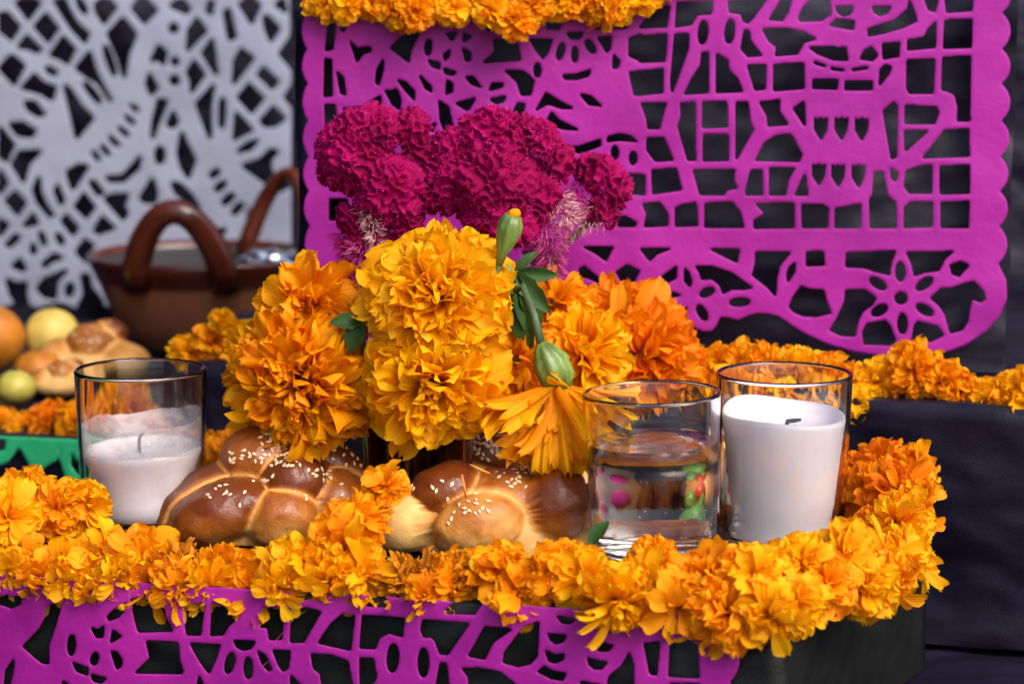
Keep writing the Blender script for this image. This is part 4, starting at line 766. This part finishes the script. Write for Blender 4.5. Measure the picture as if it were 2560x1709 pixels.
# ------------------------------------------------------------------ breads
def smax(rs,k=.0022):
    m=max(rs); return m+k*math.log(sum(math.exp((r-m)/k) for r in rs))
def bread(px,py,d,scale,lobes,label,seed,seeds,pale=0.0,sub=6,mat='bread'):
    """bun of several dough lobes: each lobe (x,z,y,rx,ry,rz,tilt,bake) in millimetres about the bun's middle"""
    c=at_z(px,py,0.0) if d is None else Vector((at(px,py,d).x,d,0.0015)); c.z=0.0015
    t=tag(empty('sweet_bread',c),label,'sweet bread','sesame sweet breads on the low step')
    L=[]
    for (x,z,y,rx,ry,rz,tilt,bk) in lobes:
        q=Matrix.Rotation(-R(tilt),3,'Y'); L.append((Vector((x,y,z))*.001*scale,q.transposed(),Vector((1/rx,1/ry,1/rz))/(.001*scale),bk))
    V,Fc=ico(sub); cen=Vector((0,0,.012*scale)); pts=[];cr=[]
    for n in V:
        rs=[];bks=[]
        for (lc,qi,s,bk) in L:
            o=qi@(cen-lc); dd=qi@n
            o=Vector((o.x*s.x,o.y*s.y,o.z*s.z)); dd=Vector((dd.x*s.x,dd.y*s.y,dd.z*s.z))
            a=dd.dot(dd); b=o.dot(dd); cc=o.dot(o)-1; disc=b*b-a*cc
            if disc>0: 
                tt=(-b+math.sqrt(disc))/a
                if tt>0: rs.append(tt); bks.append((tt,bk))
        if not rs: rs=[.004]; bks=[(.004,.3)]
        bks.sort(reverse=True); gap=(bks[0][0]-bks[1][0]) if len(bks)>1 else .01
        r=smax(rs,.0011); p=cen+n*r; z=p.z
        if p.z<0: p=cen+n*(r*cen.z/max(1e-6,(cen.z-p.z))); p.z=0
        fl=noise.noise(p*90+Vector((seed,0,0))); p=p+n*fl*.0013+n*noise.noise(p*230+Vector((0,seed,0)))*.0005
        crease=min(1,gap/.0050)
        up=min(1,max(0,(p.z-.002)/(.020*scale)))
        bake=bks[0][1]
        cr.append(max(0,min(1,(.06+.94*crease**.75)*(.35+.65*up)*bake+.16*fl)))
        pts.append(p)
    me=mesh('crust',pts,Fc,M[mat]); fattr(me,'crust',cr); obj('crust',me,t)
    me.calc_loop_triangles(); N=[v.normal.copy() for v in me.vertices]
    rng=random.Random(seed); sm=SEED
    cam2=(Vector((0,0,CAMZ))-c).normalized(); got=[]
    # photo places (px offsets) -> nearest crust vertex seen from the front
    pp=[(project(*(p+c))) for p in pts]; arr=np.array(pp); dep=np.array([(p+c).y for p in pts]); vis=np.array([n.dot((Vector((0,0,CAMZ))-(p+c)).normalized())>-.05 for n,p in zip(N,pts)])
    for (sx,sy,num,spr) in seeds:
        for q in range(num):
            x=sx+rng.gauss(0,spr); y=sy+rng.gauss(0,spr*.6)
            d2=(arr[:,0]-x)**2+(arr[:,1]-y)**2; cand=np.nonzero(vis&(d2<30))[0]
            if len(cand)==0: cand=np.nonzero(vis&(d2<400))[0]
            if len(cand)==0: continue
            j=cand[np.argmin(dep[cand])]; p=pts[j]; n=N[j]
            if any((p-g_).length<.0014 for g_ in got): continue
            got.append(p); s=n.orthogonal().normalized(); s=Quaternion(n,rng.uniform(0,6.28))@s; b=n.cross(s); z=rng.uniform(.85,1.15)
            pos=p+n*.0003; m=Matrix(((s.x*z,b.x*z,n.x*z,pos.x),(s.y*z,b.y*z,n.y*z,pos.y),(s.z*z,b.z*z,n.z*z,pos.z),(0,0,0,1)))
            put(obj('sesame_seed',sm,t),m)
    return t
mb=MB(); sv=[];
for i in range(7):
    u=i/6; sv.append((-.00135+.0027*u, .00078*math.sin(math.pi*u**.75*.98+.02)))
mb.tube([(x,0,0) for x,r in sv],[max(.0001,r) for x,r in sv],8)
mb.v=[(x,y,z*.6) for x,y,z in mb.v]; SEED=mb.mesh('sesame_seed',M['sesame'])
# left bread
bread(640,1340,1.080,1.10,[(-27,13.5,2,27,17,11,33,1.0),(-13,12.5,-13,23,17,13.5,22,1.05),(12,11,-17,15,13,13,15,.62),(16,24.5,-6,14.5,15,13,12,.98),(1,32,3,16,16,13.5,10,.62),(32,28,9,21,11,9.5,-32,.98),(33,14,1,15,18,15,-30,.62),(20,14,18,22,16,14,0,.6),(2,2,2,38,22,27.5,0,.80)],
 'darkest glossy brown sesame bread between the left glass and the vase',31,[(690,1085,26,22),(690,1115,24,20),(665,1135,8,14),(705,1150,12,20),(600,1138,12,14),(540,1200,3,30),(580,1215,4,20),(660,1205,9,14),(720,1165,5,10),(800,1130,5,25),(870,1140,8,18),(805,1180,8,12),(815,1195,4,8),(590,1255,2,12),(755,1240,2,6),(860,1220,3,10),(520,1240,2,10)])
# front right bread
bread(1210,1392,1.054,1.12,[(-16,24,2,15.5,15,10,18,.95),(-31,11,-4,14,13,11,30,.10),(-2,12.5,-13,18,13,13,14,.40),(28,17.5,-4,14,14,18,-8,.92),(46,10,6,13,16,17,-20,.55),(8,20,4,20,18,12,0,.45),(7,2,2,37,20,22,0,.26)],
 'pale torn sesame bread just left of the water glass',32,[(1170,1248,9,30),(1160,1265,5,10),(1190,1275,6,14),(1120,1300,3,8),(1130,1210,4,12),(1085,1210,3,14),(1290,1180,18,20),(1275,1200,8,10),(1330,1175,12,20),(1030,1215,2,5)])
bread(1325,1330,1.135,1.0,[(-22,27,0,21,18,14,-6,.95),(-26,16,-4,18,16,15,0,.7),(14,22,4,15,15,11,-12,.9),(12,12,2,20,18,14,0,.5),(28,10,4,16,16,12,0,.45)],
 'dark sesame bread at the rear, partly behind the pale torn one',33,[(1225,1105,26,24),(1240,1130,16,18),(1300,1105,14,18),(1330,1130,16,14),(1390,1160,22,20),(1420,1150,18,22),(1350,1155,10,12),(1185,1125,10,10),(1430,1175,8,14)])
rng=random.Random(3)
for (px,py,a,l) in ((1160,1215,-80,.0105),(1200,1172,-25,.0095),(1297,1152,12,.005)):
    mb=MB(); x=math.cos(R(a))*l/2; z=math.sin(R(a))*l/2; mb.tube([(-x,0,-z),(0,-.0008,0),(x,0,z)],[.0004,.0007,.0004],6); c=at(px,py,1.026 if py>1160 else 1.108)
    o=obj('petal_shred',mb.mesh('petal_shred',M['carrot'])); o.location=c
    tag(o,{1160:'upright orange petal shred on the pale torn bread',1200:'slanting orange petal shred where the pale and rear breads meet',1297:'tiny orange petal shred on the rear sesame bread'}[px],'petal shred','orange petal shreds on the breads')
# ------------------------------------------------------------------ glasses, candles and water
def glass(px,d,H,Rt,Rb,label,tilt=0,pz=0.0008):
    c=Vector((at(px,1380,d).x,d,pz)); t=empty('glass_tumbler',c); tag(t,label,'glass','straight glass tumblers on the low step'); t.rotation_euler=(0,R(tilt),0)
    w=.0017
    prof=[(0,0),(Rb-.003,0),(Rb-.0008,.0006),(Rb,.0022)]+[(Rb+(Rt-Rb)*u,.0022+(H-.0040)*u) for u in (.25,.5,.75,1)]+[(Rt+.0002,H-.0009),(Rt-.0004,H-.0002),(Rt-w*.5,H),(Rt-w+.0002,H-.0004),(Rt-w-.0001,H-.0014)]+[(Rb+(Rt-Rb)*u-w,.0085+(H-.010)*u) for u in (.75,.5,.25,.03)]+[(Rb-w-.0018,.0078),(Rb-w-.006,.0068),(0,.0064)]
    lathe_obj('tumbler_wall',prof,M['glass'],t,96); return t
def inner(u,H,Rt,Rb): return Rb+(Rt-Rb)*u-.0017
gl=glass(362,1.09,.0765,.0300,.0282,'left clear glass holding the half burnt down candle, beside the darkest bread')
c=gl.location
cd=empty('candle',c); tag(cd,'low half melted white candle inside the left glass','candle')
def wob(r,z,a): return (r*(1+.01*math.sin(a*3)), z+(.0012*math.sin(a+1.2) if .036<z<.05 else 0))
lathe_obj('wax',[(0,.0086),(.0215,.0086),(.0252,.0095),(.0256,.0135),(.0246,.0165),(.0234,.0195),(.0234,.024),(.0244,.031),(.0268,.0362),(.0274,.0385),(.0271,.0402),(.0250,.0396),(.0200,.0384),(.010,.0380),(0,.0380)],M['wax'],cd,72,wob)
mb=MB(); n=72; v=[];f=[]
for k in range(n):
    a=2*math.pi*k/n; top=.0515+.0010*noise.noise(Vector((math.cos(a)*1.6,math.sin(a)*1.6,3)))*2+(.0055*max(0,math.cos(a-.25))**2)+.0007*noise.noise(Vector((k*.9,0,0)))
    for q in range(6):
        u=q/5; z=.0392+(top-.0392)*u; rr=inner(z/.0765,.0765,.0300,.0282)-.00025; v.append((rr*math.cos(a),rr*math.sin(a),z))
for k in range(n):
    for q in range(5): f.append((k*6+q,((k+1)%n)*6+q,((k+1)%n)*6+q+1,k*6+q+1))
obj('wax_film',mesh('wax_film',v,f,M['film']),cd)
mb=MB(); mb.tube([(-.001,-.002,.0375),(-.0012,-.002,.0420),(-.0006,-.002,.0452),(.0012,-.002,.0468)],[.0008,.0008,.0007,.0004],8); obj('wick',mb.mesh('wick',M['wick']),cd)
gr=glass(1953,1.05,.0815,.0300,.0272,'right clear glass holding the tall white candle')
c=gr.location; cd=empty('candle',c); tag(cd,'tall white candle filling most of the right glass','candle')
def wob2(r,z,a):
    if z>.0585: z+= .0052*max(0,math.cos(a-2.35))**3*(1 if r>.018 else 0)+.0010*math.sin(a*2)
    return (r,z)
lathe_obj('wax',[(0,.0072),(.0222,.0072),(.0244,.0085),(.0244,.0098),(.0232,.0120),(.0224,.0150),(.0227,.020),(.0239,.032),(.0254,.046),(.0265,.0560),(.0271,.0605),(.0272,.0628),(.0262,.0630),(.0238,.0618),(.021,.0597),(.015,.0592),(0,.0592)],M['wax'],cd,72,wob2)
mb=MB(); mb.tube([(.001,-.004,.0590),(.0012,-.005,.0606),(.004,-.006,.0611),(.007,-.006,.0615)],[.0010,.0010,.0010,.0006],8); obj('wick',mb.mesh('wick',M['wick']),cd)
gw=glass(1637,1.03,.0765,.0300,.0268,'clear glass of water standing between the pale bread and tall candle',tilt=-1.6)
c=gw.location; wt=empty('drinking_water',c); wt.rotation_euler=gw.rotation_euler; tag(wt,'clear still water with tiny bubbles, filling most of the middle glass','water')
Hw=.0545
def iw(z): return inner((z-.0085)/(.0765-.010),.0765,.0300,.0268)+.00012
lathe_obj('water_body',[(0,.00636),(.0185,.0067),(.0230,.0077),(iw(.0105),.0105),(iw(.025),.025),(iw(.04),.04),(iw(Hw),Hw+.0004),(iw(Hw)-.0012,Hw),(0,Hw)],M['water'],wt,96)
mb=MB(); rng=random.Random(2)
for k in range(46):
    a=rng.uniform(-math.pi,math.pi); z=.022+rng.gauss(0,.002) if k<28 else rng.uniform(.014,.046); r=iw(z)-.0006; mb.ball((r*math.cos(a),r*math.sin(a),z),rng.uniform(.00018,.00042),6,4)
tag(obj('bubble',mb.mesh('bubble',M['bubble']),wt),kind='stuff')
# ------------------------------------------------------------------ sugar figurines behind the water glass
c=Vector((at(1726,1250,1.115).x,1.115,0.001)); sk=empty('sugar_figurine',c); sk.scale=(1.12,1,1.12); tag(sk,'white sugar figurine with pink and purple dots and gold foil, seen through the water glass','figurine')
mb=MB(); mb.lathe([(0,0),(.010,0),(.0125,.004),(.0120,.010),(.0135,.017),(.0150,.024),(.0135,.031),(.008,.036),(0,.0375)],36); mb.v=[(x,y*.85,z) for x,y,z in mb.v]; obj('body',mb.mesh('body',M['sugar']),sk)
def dot(x,z,r,mt,nm,y=None):
    mb=MB(); yy=-math.sqrt(max(0,1-(x/.0145)**2))*.0118 if y is None else y; mb.ball((x,yy,z),(r,.0016,r*1.1)); obj(nm,mb.mesh(nm,M[mt]),sk)
dot(-.0055,.024,.0026,'dark_icing','eye'); dot(.0055,.024,.0026,'dark_icing','eye'); dot(-.0095,.015,.0036,'pink_icing','cheek_dot'); dot(.0095,.015,.0036,'pink_icing','cheek_dot'); dot(0,.009,.004,'pink_icing','cheek_dot'); dot(.0125,.031,.003,'purple_icing','forehead_dot'); dot(-.0125,.029,.003,'red_icing','forehead_dot')
lathe_obj('gold_band',[(.0142,.0285),(.0148,.030),(.0120,.0345),(.008,.0368),(.0078,.0362),(.011,.034),(.0138,.0288),(.0142,.0285)],M['gold_foil'],sk,36)
c=Vector((at(1572,1250,1.105).x,1.105,0.001)); gf=empty('clay_figurine',c); gf.scale=(.85,.85,.8); tag(gf,'small green clay figurine standing at right, seen through the water glass','figurine')
mb=MB(); mb.lathe([(0,0),(.007,0),(.0092,.004),(.0088,.010),(.005,.016),(0,.018)],28); obj('body',mb.mesh('body',M['green_clay']),gf)
for s in (-1,1):
    mb=MB(); mb.tube([(s*.003,0,.012),(s*.0042,0,.020),(s*.0045,0,.025)],[.0035,.0028,.0010],10); obj('horn',mb.mesh('horn',M['green_clay']),gf)
mb=MB(); mb.ball((-.004,.002,.0225),(.0058,.004,.0058)); obj('berry_top',mb.mesh('berry_top',M['red_icing']),gf)
lf=obj('fallen_leaf',leaf_mesh(.014,.009,.2,3)); lf.location=at(1480,1365,.995); lf.rotation_euler=(R(50),0,R(-40)); tag(lf,'small green leaf lying before the foot of the water glass','leaf')
def loose_head(px,d,z,r,hk,axis,label):
    c=Vector((at(px,1300,d).x,d,z)); h=obj('marigold',HEADS[hk][0]); X,Y,A=basis(axis)
    h.matrix_basis=Matrix(((X.x*r,Y.x*r,A.x*r,c.x),(X.y*r,Y.y*r,A.y*r,c.y),(X.z*r,Y.z*r,A.z*r,c.z),(0,0,0,1)))
    tag(h,label,'marigold')
loose_head(1650,1.080,.006,.012,2,(0,-.3,1),'orange marigold head lying behind the water glass, seen through its foot')
# ------------------------------------------------------------------ clay pot and its neighbours
pc=Vector((at(505,800,1.60).x,1.60,.0055)); pot=empty('clay_pot',pc); tag(pot,'brown clay cooking pot with arched glazed handles, before the white paper','clay pot')
lathe_obj('pot_bowl',[(0,.001),(.040,.001),(.048,.004),(.056,.018),(.064,.036),(.070,.052),(.0735,.0585),(.0745,.0610),(.0735,.0622),(.071,.0610),(.066,.050),(.058,.030),(.048,.012),(.036,.007),(0,.006)],M['clay'],pot,72)
lathe_obj('glazed_rim',[(.0690,.0470),(.0712,.0530),(.0752,.0600),(.0750,.0630),(.0725,.0637),(.0698,.0600),(.0680,.0520)],M['glaze'],pot,72)
def handle(a0,name='handle',h=.046,w=.40,r=.0068):
    a0=R(a0); pts=[]
    for i in range(17):
        u=i/16; a=a0+(u-.5)*2*w; rr=.0735+.010*math.sin(math.pi*u)**.6-.002; z=.048+h*math.sin(math.pi*u)**.75
        if u in (0,1): rr=.0705
        pts.append((rr*math.cos(a),rr*math.sin(a),z))
    mb=MB(); mb.tube(pts,[r*(1.25-.25*math.sin(math.pi*i/16)) for i in range(17)],14); obj(name,mb.mesh(name,M['glaze']),pot)
handle(-94,w=.43,h=.051,r=.0080); lathe_obj('dark_lining',[(0,.0075),(.036,.0085),(.047,.013),(.0570,.030),(.0650,.050),(.0690,.0590)],M['wick'],pot,72)  # near-black layer over the inside of the bowl
handle(48,w=.45,h=.062,r=.0055)
mb=MB(); rng=random.Random(6); V,Fc=ico(3); mb.add([Vector((v.x*.020,v.y*.018,v.z*.010))*(1+.35*noise.noise(v*3.1)) for v in V],Fc)
o=obj('foil_wrap',mb.mesh('foil_wrap',M['foil'],False)); o.location=pc+Vector((.050,-.030,.060)); tag(o,'crumpled shiny foil wrap in the mouth of the clay pot','foil wrap')
def fruit(px,py,d,r,mat,name,label,cat,sq=.95):
    t=empty(name,Vector((at(px,py,d).x,d,.005+r*sq))); tag(t,label,cat)
    V,Fc=ico(4); obj('skin',mesh('skin',[Vector((v.x*r,v.y*r,v.z*r*sq))*(1+.03*noise.noise(v*2+Vector((px,0,0)))) for v in V],Fc,M[mat]),t)
    mb=MB(); mb.tube([(0,0,r*sq*.96),(r*.03,0,r*sq*1.02),(r*.08,0,r*sq*1.10)],[r*.09,r*.06,r*.05],8); obj('stalk',mb.mesh('stalk',M['stem']),t)
fruit(130,820,1.52,.0180,'guava','guava','pale yellow guava at the back, before the white paper','guava',1.05)
fruit(40,965,1.39,.0118,'lime','guava','greenish yellow guava lying on the blurred far left garland','guava',.85)
fruit(-28,830,1.50,.0225,'orange_skin','orange','orange fruit cut off by the left edge of the photo','orange')
fruit(95,905,1.44,.0150,'orange_skin','orange','small orange fruit under the pale guava','orange',.8)
L0=[(-14,10,0,12,14,10,10,.35),(0,17,0,12,14,10,0,.45),(14,9,-4,13,13,10,-10,.3),(-4,7,-10,15,10,8,0,.3),(8,22,4,8,8,6,0,.9),(0,8,0,24,20,8,0,.25)]
t=bread(235,960,1.46,1.35,L0,'blurred knobbly sweet bread at the foot of the clay pot',34,[(235,860,14,40)],sub=5); t.location.z=.006
t=bread(160,965,1.42,.75,L0,'smaller blurred pale sweet bread left of the knobbly one',35,[(160,930,8,25)],sub=5); t.location.z=.006
o=None
mb=MB(); mb.tube([at(765,1525,dF(765)-.008),at(735,1545,dF(735)-.010),at(690,1600,dF(690)-.010),at(672,1650,dF(672)-.012),at(640,1680,dF(640)-.010),at(612,1712,dF(612)-.010)],.00018,5)
tag(obj('thread',mb.mesh('thread',M['thread'])),'thin reddish thread hanging down over the front magenta paper','thread')
